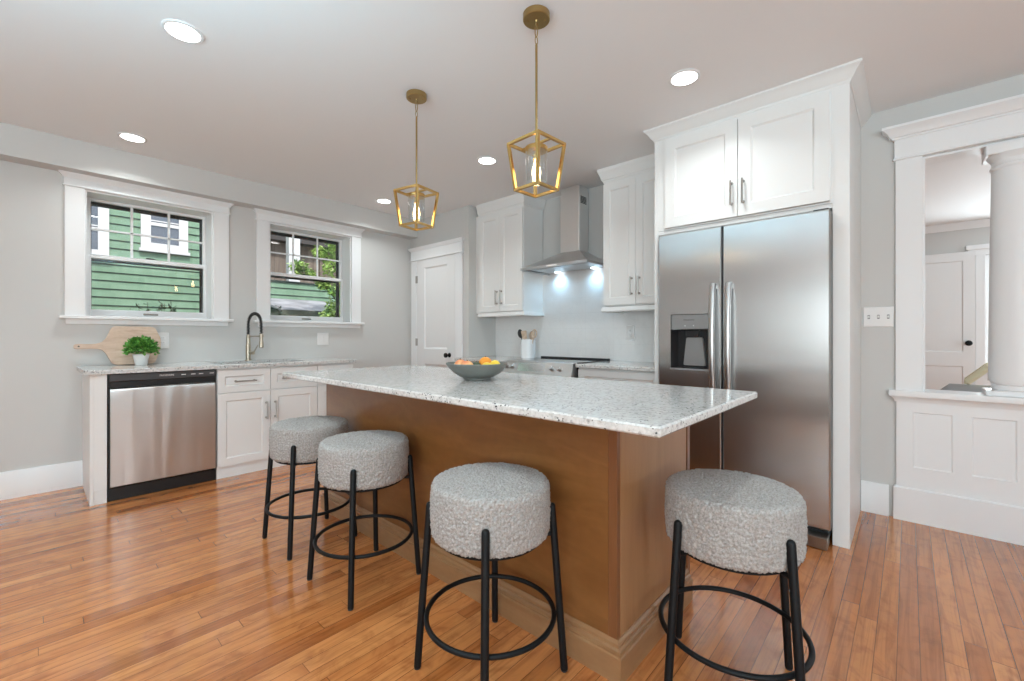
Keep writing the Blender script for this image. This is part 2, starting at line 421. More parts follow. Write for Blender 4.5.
class T:
    """a thing: an empty at its base; meshes are given in world coordinates"""
    def __init__(s, name, label, cat, loc, group=None, kind=None): s.loc = loc; s.o = root(name, label, cat, loc, group, kind)
    def part(s, name, mb, m, parent=None, smooth=30): return mb.build(name, m, parent or s.o, s.loc, smooth)
def single(name, mb, m, label, cat, loc, group=None, kind=None, smooth=30):
    o = mb.build(name, m, None, loc, smooth); o.location = loc; return tag(o, label, cat, group, kind)
def dup(o, loc=None, rz=None, label=None, parent=None):
    c = o.copy(); COL.objects.link(c)
    if parent: c.parent = parent
    if loc is not None: c.location = loc
    if rz is not None: c.rotation_euler = (0, 0, rz)
    if label: c['label'] = label
    for ch in list(o.children): dup(ch, parent=c)
    return c
def struct(name, mb, m, label, cat, loc=(0, 0, 0), smooth=30): return single(name, mb, m, label, cat, loc, None, 'structure', smooth)
def LX(x, y, z): return Matrix.Translation((x, y, z))                      # faces -Y, local x = world x
def FX(x, y, z): return Matrix.Translation((x, y, z)) @ Matrix.Rotation(R(90), 4, 'Z')  # faces +X, local x = world y

def wall_cells(mb, axis, t0, t1, u0, u1, z0, z1, holes):
    us = sorted({u0, u1, *[h[0] for h in holes], *[h[2] for h in holes]}); zs = sorted({z0, z1, *[h[1] for h in holes], *[h[3] for h in holes]})
    for i in range(len(us) - 1):
        for j in range(len(zs) - 1):
            cu, cz = (us[i] + us[i + 1]) / 2, (zs[j] + zs[j + 1]) / 2
            if any(h[0] < cu < h[2] and h[1] < cz < h[3] for h in holes): continue
            if axis == 'x': mb.box(t0, us[i], zs[j], t1, us[i + 1], zs[j + 1])
            else: mb.box(us[i], t0, zs[j], us[i + 1], t1, zs[j + 1])
    return mb

# ------------------------------------------------------------------ room shell
H = 2.589
XR, YB, YN = 8.0, -8.0, 4.3        # far right wall, wall behind the camera, far wall of the next room
YD, XJ = -.43, 1.103               # pantry wall plane, its return
struct('floor', B(-.22, YB - .15, -.06, XR + .15, YN + .15, 0), 'floor', 'honey coloured strip oak floor running through the room', 'floor')
struct('ceiling', B(-.22, YB - .15, H, XR + .15, YN + .15, H + .1), 'ceil', 'flat white painted ceiling with recessed lights', 'ceiling')
WIN = [(-3.398, -2.561), (-2.089, -1.231)]
WZ0, WZ1 = 1.30, 2.272
mb = wall_cells(MB(), 'x', -.22, 0, YB, YN, 0, H, [(a, WZ0, b, WZ1) for a, b in WIN])
struct('wall_left', mb, 'wall', 'light grey painted wall holding the two sash windows', 'wall')
struct('ceiling_soffit', B(0, YB, 2.374, .157, YD, H), 'wall', 'long boxed soffit above the two sash windows', 'soffit')
mb = wall_cells(MB(), 'y', YD, 0, 0, XJ, 0, H, [])
struct('wall_pantry', mb, 'wall', 'light grey wall section holding the white panel door', 'wall')
OP0, OP1, OPZ0, OPZ1 = 4.756, 6.76, .78, 2.24
mb = MB(); wall_cells(mb, 'y', 0, .15, XJ, XR, 0, H, [(OP0, 0, OP1, OPZ1)])
wall_cells(mb, 'y', 0, .15, -.0, XJ, 0, H, [])
struct('wall_back', mb, 'wall', 'grey wall behind the range and refrigerator with the columned opening', 'wall')
mb = wall_cells(MB(), 'y', YB - .15, YB, -.22, XR, 0, H, [(x - .5, .7, x + .5, 2.2) for x in (5.3, 6.45, 7.4)])  # three openings invented to hold the rear fill lights
struct('wall_rear', mb, 'wall', 'grey wall behind the viewpoint with three added openings for fill light', 'wall')
mb = wall_cells(MB(), 'x', XR, XR + .15, YB - .15, YN + .15, 0, H, [(y - .6, .7, y + .6, 2.2) for y in (-6.2, -4.3, 2.2)])  # openings invented to hold the side fill lights
struct('wall_right', mb, 'wall', 'grey wall far to the right with added openings for fill light', 'wall')
mb = wall_cells(MB(), 'y', YN, YN + .15, -.22, XR, 0, H, [(5.40, .70, 6.30, 2.15)])
struct('wall_far', mb, 'wall', 'pale far wall of the next room seen through the opening', 'wall')
# baseboards
bbp = lambda h: [(0, 0), (.018, 0), (.018, h - .012), (.012, h), (0, h)]
struct('baseboard_left', MB().sweep([(0, YB), (0, -3.412)], bbp(.192)), 'trim', 'tall white baseboard left of the dishwasher run', 'baseboard')
struct('baseboard_back', MB().sweep([(4.462, 0), (4.60, 0)], bbp(.197)), 'trim', 'short white baseboard between refrigerator enclosure and half wall', 'baseboard')

# ------------------------------------------------------------------ sash windows
def sash_window(idx, y0, y1, o0, o1, lab):
    # y0..y1 opening, o0..o1 outer edges of casing
    t = T('window_%d' % idx, lab, 'window', (0, (y0 + y1) / 2, WZ0), kind='structure')
    P = t.part
    mb = MB(); mb.box(0, o0, 1.298, .02, y0, 2.28, b=.002); mb.box(0, y1, 1.298, .02, o1, 2.28, b=.002); mb.box(0, y0, WZ1, .02, y1, 2.28)
    P('window_casing', mb, 'trim')
    mb = B(0, o0 - .005, 2.28, .024, o1 + .005, 2.345, b=.002)
    mb.box(0, o0 - .012, 2.274, .032, o1 + .012, 2.284, b=.003)
    mb.M = Matrix.Identity(4)
    mb.sweep([(0, o0 - .005), (.024, o0 - .005), (.024, o1 + .005), (0, o1 + .005)],
             [(0, 2.336), (.006, 2.337), (.010, 2.348), (.024, 2.362), (.028, 2.373), (0, 2.373)])
    P('head_casing', mb, 'trim')
    mb = B(-.15, y0, 1.270, 0, y1, 1.30); mb.box(0, o0 - .03, 1.275, .055, o1 + .03, 1.30, b=.004)
    P('window_sill', mb, 'trim')
    P('apron', B(0, o0 + .005, 1.236, .018, o1 - .005, 1.275, b=.002), 'trim')
    mb = MB()
    mb.box(-.22, y0, WZ0, -.001, y0 + .012, WZ1); mb.box(-.22, y1 - .012, WZ0, -.001, y1, WZ1); mb.box(-.22, y0 + .012, WZ1 - .012, -.001, y1 - .012, WZ1)
    P('jamb', mb, 'trim')
    a, b = y0 + .012, y1 - .012
    ga, gb = a + .034, b - .024
    # lower sash
    xl = -.165
    mb = MB(); mb.box(xl - .03, a, 1.30, xl, ga, 1.80, b=.003); mb.box(xl - .03, gb, 1.30, xl, b, 1.80, b=.003)
    mb.box(xl - .03, ga, 1.30, xl, gb, 1.360, b=.003); mb.box(xl - .03, ga, 1.772, xl, gb, 1.806, b=.003)
    sl = P('lower_sash', mb, 'trim')
    t.part('pane', B(xl - .017, ga - .005, 1.355, xl - .013, gb + .005, 1.775), 'pane', sl)
    cy = (a + b) / 2
    t.part('lift_handle', B(xl, cy - .05, 1.322, xl + .008, cy + .05, 1.338, b=.003), 'nickel', sl)
    # upper sash
    xu = -.197
    mb = MB(); mb.box(xu - .028, a, 1.775, xu, ga, 2.262, b=.003); mb.box(xu - .028, gb, 1.775, xu, b, 2.262, b=.003)
    mb.box(xu - .028, ga, 1.775, xu, gb, 1.808, b=.003); mb.box(xu - .028, ga, 2.238, xu, gb, 2.262, b=.003)
    su = P('upper_sash', mb, 'trim')
    t.part('pane', B(xu - .016, ga - .005, 1.805, xu - .012, gb + .005, 2.241), 'pane', su)
    mb = MB()
    for k in (1, 2):
        yy = ga + (gb - ga) * k / 3; mb.box(xu - .012, yy - .009, 1.806, xu + .001, yy + .009, 2.239, b=.002)
    mb.box(xu - .012, ga, 2.006, xu + .001, gb, 2.022, b=.002)
    t.part('muntin_grid', mb, 'trim', su)
    P('sash_lock', B(xl - .028, cy - .03, 1.806, xl - .004, cy + .03, 1.818, b=.004), 'black')
    mb = MB(); xs = -.26
    mb.box(xs - .02, a, 1.30, xs, ga + .008, 2.26); mb.box(xs - .02, gb - .008, 1.30, xs, b, 2.26)
    mb.box(xs - .02, ga, 2.215, xs, gb, 2.26); mb.box(xs - .02, ga, 1.30, xs, gb, 1.34); mb.box(xs - .02, ga, 1.762, xs, gb, 1.795)
    P('screen_frame', mb, 'black')
sash_window(1, *WIN[0], -3.508, -2.440, 'white double-hung sash window above the dishwasher, facing a green house wall')
sash_window(2, *WIN[1], -2.205, -1.120, 'white double-hung sash window above the sink, with leaves outside')

# ------------------------------------------------------------------ panel door in the pantry wall
t = T('door_1', 'white two-panel door with black knob, left of the range wall', 'door', (.52, YD, 0), kind='structure')
mb = MB(); mb.box(.045, YD - .02, 0, .155, YD, 2.084, b=.002); mb.box(.892, YD - .02, 0, 1.008, YD, 2.084, b=.002)
t.part('door_casing', mb, 'trim')
mb = B(.040, YD - .024, 2.084, 1.014, YD, 2.215, b=.002); mb.box(.03, YD - .034, 2.078, 1.024, YD, 2.094, b=.004)
mb.sweep([(.040, YD), (.040, YD - .024), (1.014, YD - .024), (1.014, YD)][::1], [(0, 2.200), (.006, 2.202), (.022, 2.222), (.026, 2.240), (0, 2.240)])
t.part('head_casing', mb, 'trim')
mb = MB(); mb.M = LX(.16, YD - .001, .01); mb.panel(.727, 2.07, .016, [(.15, .98, .585, 1.97), (.15, .20, .585, .80)], .013, .018)
sl = t.part('door_slab', mb, 'doorp')
mb = MB(); mb.lathe([(.0, 0), (.027, 0), (.027, -.004), (.012, -.008), (.010, -.035), (.020, -.040), (.028, -.052), (.026, -.066), (.012, -.074), (0, -.075)], (.792, YD - .017, .925), 24, 'y')
t.part('door_knob', mb, 'black', sl)
for z in (1.07, 1.845):
    mb = MB().cyl((.153, YD - .025, z - .045), (.153, YD - .025, z + .045), .007, n=12); mb.box(.153, YD - .0225, z - .044, .178, YD - .012, z + .044)
    t.part('hinge', mb, 'nickel', sl)

# ------------------------------------------------------------------ handles and cabinet fronts
def handle(parent, t, cx, cz, L, vertical, yf, Mx):
    """bar pull on a front whose face is local y = yf"""
    mb = MB(); mb.M = Mx; r = .0055; s = .032
    if vertical:
        a, b = (cx, yf - s, cz - L / 2), (cx, yf - s, cz + L / 2); pts = [(cx, cz - L / 2 + .012), (cx, cz + L / 2 - .012)]
    else:
        a, b = (cx - L / 2, yf - s, cz), (cx + L / 2, yf - s, cz); pts = [(cx - L / 2 + .012, cz), (cx + L / 2 - .012, cz)]
    mb.cyl(a, b, r, n=12)
    for (x, z) in pts: mb.cyl((x, yf, z), (x, yf - s, z), .005, n=12); mb.cyl((x, yf, z), (x, yf - .004, z), .009, n=12)
    t.part('handle', mb, 'nickel', parent)
def front(t, name, Mx, x0, z0, x1, z1, th=.019, fr=.058, m='cab', h=None):
    mb = MB(); mb.M = Mx @ Matrix.Translation((x0, 0, z0)); w, hh = x1 - x0, z1 - z0
    f = min(fr, hh * .28)
    mb.panel(w, hh, th, [(fr, f, w - fr, hh - f)])
    o = t.part(name, mb, m)
    if h: handle(o, t, h[0], h[1], h[2], h[3], -th, Mx)
    return o

# ------------------------------------------------------------------ window wall run
XF = .608   # cabinet box face; fronts reach .627
MX = FX(XF, 0, 0)
t = T('end_cabinet', 'narrow white end panel left of the dishwasher, under the speckled counter', 'cabinet', (.3, -3.37, 0))
t.part('side_panel', B(.002, -3.412, .0, XF + .018, -3.392, .882, b=.001), 'cab')
t.part('filler', B(XF - .02, -3.392, .092, XF + .018, -3.326, .882, b=.001), 'cab')
t.part('toe_kick', B(XF - .03, -3.392, 0, XF + .010, -3.326, .092), 'cab')
# dishwasher
D0, D1 = -3.322, -2.686
t = T('dishwasher', 'stainless steel dishwasher with black control strip under the window counter', 'dishwasher', (.32, (D0 + D1) / 2, 0))
t.part('tub', B(.03, D0 + .002, .02, XF - .01, D1 - .002, .878), 'blackplastic')
t.part('toe_kick', B(XF - .04, D0 + .004, .002, XF + .006, D1 - .004, .088, b=.002), 'blackplastic')
mb = MB(); n = 24
prof = []
pts = [(0.0, .098), (.022, .098), (.030, .104), (.032, .42), (.031, .60), (.026, .72), (.016, .775), (.004, .783), (0, .783)]
mb.add([(XF + a, y, z) for y in (D0 + .012, D1 - .010) for a, z in pts], [tuple(range(len(pts))), tuple(range(2 * len(pts) - 1, len(pts) - 1, -1))] + [(i, i + 1, len(pts) + i + 1, len(pts) + i) for i in range(len(pts) - 1)] + [(len(pts) - 1, 0, len(pts), 2 * len(pts) - 1)])
t.part('door', mb, 'steelv', smooth=40)
pc = B(XF, D0 + .010, .786, XF + .012, D1 - .008, .828, b=.003); t.part('handle_recess', pc, 'blackplastic')
M['ctrl'] = mat('charcoal_control_panel', (.055, .055, .058), .35)
cp = t.part('control_panel', B(XF, D0 + .006, .828, XF + .024, D1 - .006, .880, b=.004), 'ctrl')
for k, yy in enumerate((-2.90, -2.84, -2.79, -2.72)):
    t.part('button', B(XF + .024, yy - .014, .851, XF + .0255, yy + .014, .857, b=.0005), 'text', cp)
def text(t, parent, s, size, Mx, m, loc):
    cu = bpy.data.curves.new('wordmark', 'FONT'); cu.body = s; cu.size = size; cu.extrude = .0004; cu.align_x = 'CENTER'; cu.align_y = 'CENTER'
    tmp = bpy.data.objects.new('wordmark', cu); COL.objects.link(tmp)
    dg = bpy.context.evaluated_depsgraph_get(); me = bpy.data.meshes.new_from_object(tmp.evaluated_get(dg))
    bpy.data.objects.remove(tmp)
    me.transform(Matrix.Translation(-Vector(t.loc)) @ Mx); me.materials.clear(); me.materials.append(M[m])
    o = bpy.data.objects.new('wordmark', me); COL.objects.link(o); o.parent = parent
text(t, cp, 'FRIGIDAIRE', .017, FX(XF + .0244, -3.0, .855) @ Matrix.Rotation(R(90), 4, 'X'), 'text', None)

# sink base and the cabinet right of it
t = T('sink_base_cabinet', 'white shaker sink cabinet with two doors beside the dishwasher', 'cabinet', (.3, -2.285, 0))
t.part('carcass', B(.003, -2.682, .092, XF, -1.888, .66).box(XF - .03, -2.682, .66, XF, -1.888, .882), 'cab')
t.part('toe_kick', B(XF - .03, -2.682, 0, XF - .002, -1.888, .092), 'cab')
front(t, 'drawer', MX, -2.680, .690, -2.292, .868, fr=.05, h=(-2.486, .775, .16, False))
front(t, 'drawer', MX, -2.288, .690, -1.890, .868, fr=.05, h=(-2.12, .775, .16, False))
front(t, 'door', MX, -2.680, .098, -2.292, .680, h=(-2.325, .513, .15, True))
front(t, 'door', MX, -2.288, .098, -1.890, .680, h=(-2.255, .513, .15, True))
t = T('base_cabinet', 'white shaker base cabinet right of the sink cabinet, mostly behind the island', 'cabinet', (.3, -1.71, 0))
t.part('carcass', B(.003, -1.886, .092, XF, -1.535, .882), 'cab')
t.part('toe_kick', B(XF - .03, -1.886, 0, XF - .002, -1.535, .092), 'cab')
front(t, 'drawer', MX, -1.884, .690, -1.537, .868, fr=.05, h=(-1.71, .775, .13, False))
front(t, 'door', MX, -1.884, .098, -1.537, .680, h=(-1.58, .56, .15, True))

def slab(mb, x0, y0, x1, y1, z0, z1, hole=None, b=.004):
    if not hole: return mb.box(x0, y0, z0, x1, y1, z1, b=b)
    hx0, hy0, hx1, hy1 = hole
    o = [(x0, y0), (x1, y0), (x1, y1), (x0, y1)]; i = [(hx0, hy0), (hx1, hy0), (hx1, hy1), (hx0, hy1)]
    oi = [(x0 + b, y0 + b), (x1 - b, y0 + b), (x1 - b, y1 - b), (x0 + b, y1 - b)]
    vs = [(p[0], p[1], z1) for p in oi] + [(p[0], p[1], z1) for p in i] + [(p[0], p[1], z0) for p in i] + [(p[0], p[1], z0) for p in o] + [(p[0], p[1], z1 - b) for p in o]
    fs = []
    for k in range(4):
        n = (k + 1) % 4
        fs += [(k, n, 4 + n, 4 + k), (4 + k, 4 + n, 8 + n, 8 + k), (8 + k, 8 + n, 12 + n, 12 + k), (12 + k, 12 + n, 16 + n, 16 + k), (16 + k, 16 + n, n, k)]
    return mb.add(vs, fs)
SK = (.17, -2.64, .55, -1.95)
single('countertop', slab(MB(), .001, -3.443, .65, -1.5155, .884, .914, SK), 'granite', 'speckled white granite counter along the window wall with the sink cut in', 'countertop', (.32, -2.48, .884))
mb = MB(); x0, y0, x1, y1 = SK; z1, z0 = .883, .70
def tub(mb, x0, y0, x1, y1, z0, z1, th=.004):
    v = [(x, y, z) for z in (z1, z0) for (x, y) in ((x0, y0), (x1, y0), (x1, y1), (x0, y1))]
    w = [(x, y, z) for z in (z1, z0 - th) for (x, y) in ((x0 - th, y0 - th), (x1 + th, y0 - th), (x1 + th, y1 + th), (x0 - th, y1 + th))]
    fs = [(4, 5, 6, 7), (12, 15, 14, 13)]
    for k in range(4):
        n = (k + 1) % 4; fs += [(k, n, 4 + n, 4 + k), (8 + k, 12 + k, 12 + n, 8 + n), (k, 8 + k, 8 + n, n)]
    return mb.add(v + w, fs)
t = T('sink', 'stainless undermount sink below the second sash window', 'sink', (.36, -2.295, .70))
t.part('basin', tub(MB(), x0 - .004, y0 - .004, x1 + .004, y1 + .004, z0, z1), 'sinksteel')
t.part('drain', MB().lathe([(0, .702), (.04, .702), (.045, .7), (.045, .699), (0, .699)], (.36, -2.295, 0), 24), 'nickel')
# faucet
fx, fy = .085, -2.30
t = T('faucet', 'champagne pull-down faucet with dark spring coil behind the sink', 'faucet', (fx, fy, .914))
mb = MB().lathe([(0, .914), (.028, .914), (.028, .922), (.022, .926), (.022, 1.06), (.018, 1.065), (.0165, 1.14), (.013, 1.15), (.013, 1.16), (0, 1.16)], (fx, fy, 0), 24)
t.part('body', mb, 'champagne')
fc, fs_ = math.cos(R(18)), math.sin(R(18))
arc = [(fx, fy, 1.16), (fx, fy, 1.24)]
for k in range(0, 19):
    a = math.pi - math.pi * k / 18; q_ = .09 + .09 * math.cos(a); arc.append((fx + q_ * fc, fy + q_ * fs_, 1.262 + .092 * math.sin(a)))
arc += [(fx + .182 * fc, fy + .182 * fs_, 1.20), (fx + .182 * fc, fy + .182 * fs_, 1.165)]
t.part('hose', MB().tube(arc, .0075, 10), 'spring')
AV = [Vector(p) for p in arc]; L = [0]
for i in range(1, len(AV)): L.append(L[-1] + (AV[i] - AV[i - 1]).length)
def atl(s):
    for i in range(1, len(AV)):
        if s <= L[i]: f = (s - L[i - 1]) / (L[i] - L[i - 1]); return AV[i - 1].lerp(AV[i], f), (AV[i] - AV[i - 1]).normalized()
    return AV[-1], (AV[-1] - AV[-2]).normalized()
turns = 34; cp_ = []
for i in range(turns * 10):
    s_ = L[-1] * i / (turns * 10 - 1); p, tn = atl(s_); sd = Vector((-fs_, fc, 0)); up = tn.cross(sd)
    a = 2 * math.pi * i / 10; cp_.append(p + (sd * math.cos(a) + up * math.sin(a)) * .0125)
t.part('spring_coil', MB().tube(cp_, .0032, 6), 'spring')
mb = MB().lathe([(0, 1.165), (.014, 1.165), (.015, 1.10), (.019, 1.085), (.02, 1.04), (.016, 1.035), (0, 1.035)], (fx + .182 * fc, fy + .182 * fs_, 0), 20)
t.part('spray_head', mb, 'champagne')
mb = MB().tube([(fx, fy, 1.143), (fx + .10 * fc, fy + .10 * fs_, 1.143), (fx + .163 * fc, fy + .163 * fs_, 1.143)], .0045, 8); mb.lathe([(.016, 1.135), (.021, 1.135), (.021, 1.151), (.016, 1.151), (.016, 1.135)], (fx + .182 * fc, fy + .182 * fs_, 0), 20)
t.part('docking_arm', mb, 'champagne')
mb = MB().cyl((fx, fy, .985), (fx + .055, fy + .03, .985), .014, n=16); mb.cyl((fx + .052, fy + .028, .985), (fx + .075, fy + .06, 1.06), .006, .0045, 10)
t.part('lever', mb, 'champagne')

# cutting board leaning on the wall
zb = .916
def BD(u, z): return (u, z)
poly = [(-3.246, zb), (-2.988, zb), (-2.945, 1.05), (-2.945, 1.125), (-2.985, 1.222), (-3.246, 1.225), (-3.285, 1.125), (-3.31, 1.094), (-3.345, 1.083), (-3.452, 1.083), (-3.462, 1.075), (-3.462, 1.055), (-3.452, 1.047), (-3.345, 1.048), (-3.31, 1.04), (-3.288, 1.015)]
def rounded(poly, r, n=4):
    out = []
    for i in range(len(poly)):
        p0, p1, p2 = Vector(poly[i - 1]), Vector(poly[i]), Vector(poly[(i + 1) % len(poly)])
        a, b = (p0 - p1), (p2 - p1); d = min(r, a.length * .4, b.length * .4); q0, q1 = p1 + a.normalized() * d, p1 + b.normalized() * d
        for k in range(n + 1):
            f = k / n; out.append(tuple(q0.lerp(p1, f).lerp(p1.lerp(q1, f), f)))
    return out
mb = MB(); pr = rounded(poly, .03); cz = zb
mb.M = Matrix.Translation((.068, 0, zb)) @ Matrix.Rotation(R(-9), 4, 'Y') @ Matrix.Translation((0, 0, -zb))
mb.prism(pr, 0, .018, 'x')
t = T('cutting_board', 'pale wooden octagonal cutting board with handle leaning behind the plant', 'cutting board', (.08, -3.12, zb))
t.part('board', mb, 'board')
mb = MB(); mb.M = Matrix.Translation((.068, 0, zb)) @ Matrix.Rotation(R(-9), 4, 'Y') @ Matrix.Translation((0, 0, -zb)); mb.lathe([(0, .0186), (.006, .0186), (.006, .016), (0, .016)], (0, -3.435, 1.065), 16, 'x')
t.part('hanging_hole', mb, 'eave')

# potted plant
def leaf(mb, p, d, up, l, w):
    d = Vector(d).normalized(); s_ = d.cross(Vector(up)); s_ = s_.normalized() if s_.length > 1e-4 else Vector((1, 0, 0)); nn = s_.cross(d)
    p = Vector(p); a = p + d * l * .5
    mb.add([tuple(p), tuple(a + s_ * w - nn * w * .25), tuple(p + d * l), tuple(a - s_ * w - nn * w * .25), tuple(a + nn * w * .1)], [(0, 1, 4), (1, 2, 4), (2, 3, 4), (3, 0, 4)])
px_, py_ = .19, -3.09
t = T('potted_plant', 'small green leafy plant in a white tapered pot by the cutting board', 'plant', (px_, py_, .9142))
t.part('pot', MB().lathe([(0, .9145), (.036, .9145), (.038, .918), (.053, .998), (.055, 1.0), (.052, 1.002), (.046, .992), (0, .99)], (px_, py_, 0), 32), 'pot')
t.part('soil', MB().lathe([(0, .988), (.046, .988), (.046, .9945), (0, .996)], (px_, py_, 0), 24), 'soil')
mb = MB(); rnd = random.Random(3)
for k in range(900):
    a = rnd.uniform(0, 2 * math.pi); e = math.asin(rnd.uniform(-.28, 1)); r_ = rnd.uniform(.55, 1.0)
    d = Vector((math.cos(a) * math.cos(e), math.sin(a) * math.cos(e), math.sin(e)))
    p = Vector((px_, py_, 1.035)) + Vector((d.x * .097, d.y * .097, d.z * .098)) * r_
    if p.z < .985: continue
    dd = d + Vector((rnd.uniform(-.8, .8), rnd.uniform(-.8, .8), rnd.uniform(-.5, .9)))
    leaf(mb, p, dd, (rnd.uniform(-1, 1), rnd.uniform(-1, 1), 1), rnd.uniform(.020, .031), rnd.uniform(.009, .013))
fo = t.part('foliage', mb, 'leaf')
mb = MB()
for k in range(16):
    a = rnd.uniform(0, 6.28); q = rnd.uniform(.02, .07)
    mb.tube([(px_ + math.cos(a) * .01, py_ + math.sin(a) * .01, .99), (px_ + math.cos(a) * q * .6, py_ + math.sin(a) * q * .6, 1.03), (px_ + math.cos(a) * q, py_ + math.sin(a) * q, 1.07)], .0013, 5)
t.part('stems', mb, 'leaf')

# switch plates and outlets
def plate(name, label, cat, Mx, w, h, gangs, kind_):
    loc = tuple(Mx.to_translation()); t = T(name, label, cat, loc)
    mb = MB(); mb.M = Mx; mb.box(-w / 2, -.006, -h / 2, w / 2, 0, h / 2, b=.003); pl = t.part('cover_plate', mb, 'plate')
    for g in range(gangs):
        cx = (g - (gangs - 1) / 2) * .048
        if kind_ == 'toggle':
            mb = MB(); mb.M = Mx; mb.box(cx - .006, -.0068, -.013, cx + .006, -.006, .013); t.part('toggle_slot', mb, 'slot')
            mb = MB(); mb.M = Mx @ Matrix.Translation((cx, -.0065, .003)) @ Matrix.Rotation(R(25), 4, 'X'); mb.box(-.0045, -.014, -.006, .0045, 0, .006, b=.002); t.part('toggle', mb, 'plate')
        elif kind_ == 'rocker':
            mb = MB(); mb.M = Mx; mb.box(cx - .017, -.009, -.034, cx + .017, -.006, .034, b=.002); t.part('rocker', mb, 'plate')
        else:
            for s_ in (-1, 1):
                mb = MB(); mb.M = Mx; mb.box(cx - .016, -.0085, s_ * .02 - .014, cx + .016, -.006, s_ * .02 + .014, b=.004); rc = t.part('receptacle', mb, 'plate')
                mb = MB(); mb.M = Mx
                for q in (-.006, .006): mb.box(cx + q - .001, -.0092, s_ * .02 - .002, cx + q + .001, -.0084, s_ * .02 + .007)
                t.part('slots', mb, 'slot', rc)
plate('outlet', 'white outlet on the grey wall half hidden behind the cutting board', 'outlet', FX(.0005, -2.925, 1.106), .085, .135, 1, 'outlet')
plate('switch_plate', 'white double switch plate below the window over the sink', 'switch', FX(.0005, -1.556, 1.113), .125, .13, 2, 'rocker')
plate('outlet', 'white outlet on the white backsplash right of the range', 'outlet', LX(2.822, -.0125, 1.172), .085, .135, 1, 'outlet')
plate('switch_plate', 'white triple switch plate between refrigerator enclosure and columned opening', 'switch', LX(4.549, -.0005, 1.268), .150, .128, 3, 'toggle')

# ------------------------------------------------------------------ range wall
struct('backsplash', B(XJ + .002, -.012, .914, 3.366, -.0005, 1.84), 'tile', 'glossy white backsplash behind the range', 'backsplash')
BY = -.60
MB_ = LX(0, BY, 0)
t = T('base_cabinet', 'white base cabinet left of the range below the utensil crock', 'cabinet', (1.48, -.3, 0))
t.part('carcass', B(XJ + .004, BY, .092, 1.848, -.003, .882), 'cab')
t.part('toe_kick', B(XJ + .004, BY + .03, 0, 1.848, BY + .06, .092), 'cab')
front(t, 'drawer', MB_, XJ + .03, .690, 1.845, .868, fr=.05, h=(1.48, .775, .16, False))
front(t, 'door', MB_, XJ + .03, .098, 1.845, .680, h=(1.79, .58, .15, True))
t = T('base_cabinet', 'white base cabinet between the range and the refrigerator', 'cabinet', (3.0, -.3, 0))
t.part('carcass', B(2.655, BY, .092, 3.366, -.003, .882), 'cab')
t.part('toe_kick', B(2.655, BY + .03, 0, 3.366, BY + .06, .092), 'cab')
front(t, 'drawer', MB_, 2.66, .690, 3.36, .868, fr=.05, h=(3.01, .775, .16, False))
front(t, 'door', MB_, 2.66, .098, 3.008, .680, h=(2.96, .58, .15, True))
front(t, 'door', MB_, 3.012, .098, 3.36, .680, h=(3.06, .58, .15, True))
single('countertop', slab(MB(), XJ + .002, -.645, 1.846, -.0125, .884, .914), 'granite', 'short granite counter left of the range holding the utensil crock', 'countertop', (1.47, -.32, .884))
single('countertop', slab(MB(), 2.648, -.645, 3.366, -.0125, .884, .914), 'granite', 'short granite counter between range and refrigerator', 'countertop', (3.0, -.32, .884))
# range
rx0, rx1 = 1.850, 2.640
t = T('range', 'stainless slide-in range with glass cooktop and front knobs', 'range', (2.245, -.33, 0))
t.part('body', B(rx0 + .005, -.60, .03, rx1 - .018, -.05, .900), 'blackplastic')
t.part('cooktop', B(rx0, -.60, .902, rx1, -.10, .921, b=.004), 'darkglass')
t.part('rear_trim', B(rx0, -.10, .902, rx1, -.06, .935, b=.003), 'blackplastic')
mb = MB(); prf = [(-.60, .921), (-.655, .912), (-.690, .800), (-.60, .800)]
mb.add([(x, a, z) for x in (rx0, rx1 - .006) for a, z in prf], [(0, 1, 2, 3), (7, 6, 5, 4), (0, 4, 5, 1), (1, 5, 6, 2), (2, 6, 7, 3), (3, 7, 4, 0)])
cp = t.part('control_panel', mb, 'steelp')
def onp(x, f): return Vector((x, -.655 + (-.035) * f, .912 - .112 * f))
nrm = Vector((0, -.112, .035)).normalized()
mb = MB(); q = [onp(2.04, .12), onp(2.35, .12), onp(2.35, .75), onp(2.04, .75)]
mb.add([tuple(p - nrm * .0005) for p in q] + [tuple(p + nrm * .0015) for p in q], [(0, 1, 2, 3), (7, 6, 5, 4), (0, 4, 5, 1), (1, 5, 6, 2), (2, 6, 7, 3), (3, 7, 4, 0)])
t.part('display', mb, 'mirror', cp)
for x in (1.905, 1.975, 2.43, 2.51):
    p = onp(x, .42); mb = MB().tube([p, p + nrm * .004, p + nrm * .006, p + nrm * .03, p + nrm * .034], [.027, .027, .021, .019, .015], 24)
    o = t.part('knob', mb, 'steelp', cp)
oy = -.60
t.part('oven_door', B(rx0 + .008, -.66, .24, rx1 - .008, -.605, .795, b=.006), 'steelp')
t.part('oven_window', B(rx0 + .13, -.662, .36, rx1 - .13, -.6595, .66, b=.001), 'darkglass')
mb = MB().cyl((rx0 + .06, -.71, .745), (rx1 - .06, -.71, .745), .012, n=16)
for x in (rx0 + .09, rx1 - .09): mb.cyl((x, -.66, .745), (x, -.71, .745), .008, n=12)
t.part('oven_handle', mb, 'steelp')
t.part('warming_drawer', B(rx0 + .008, -.65, .04, rx1 - .008, -.605, .232, b=.005), 'steelp')
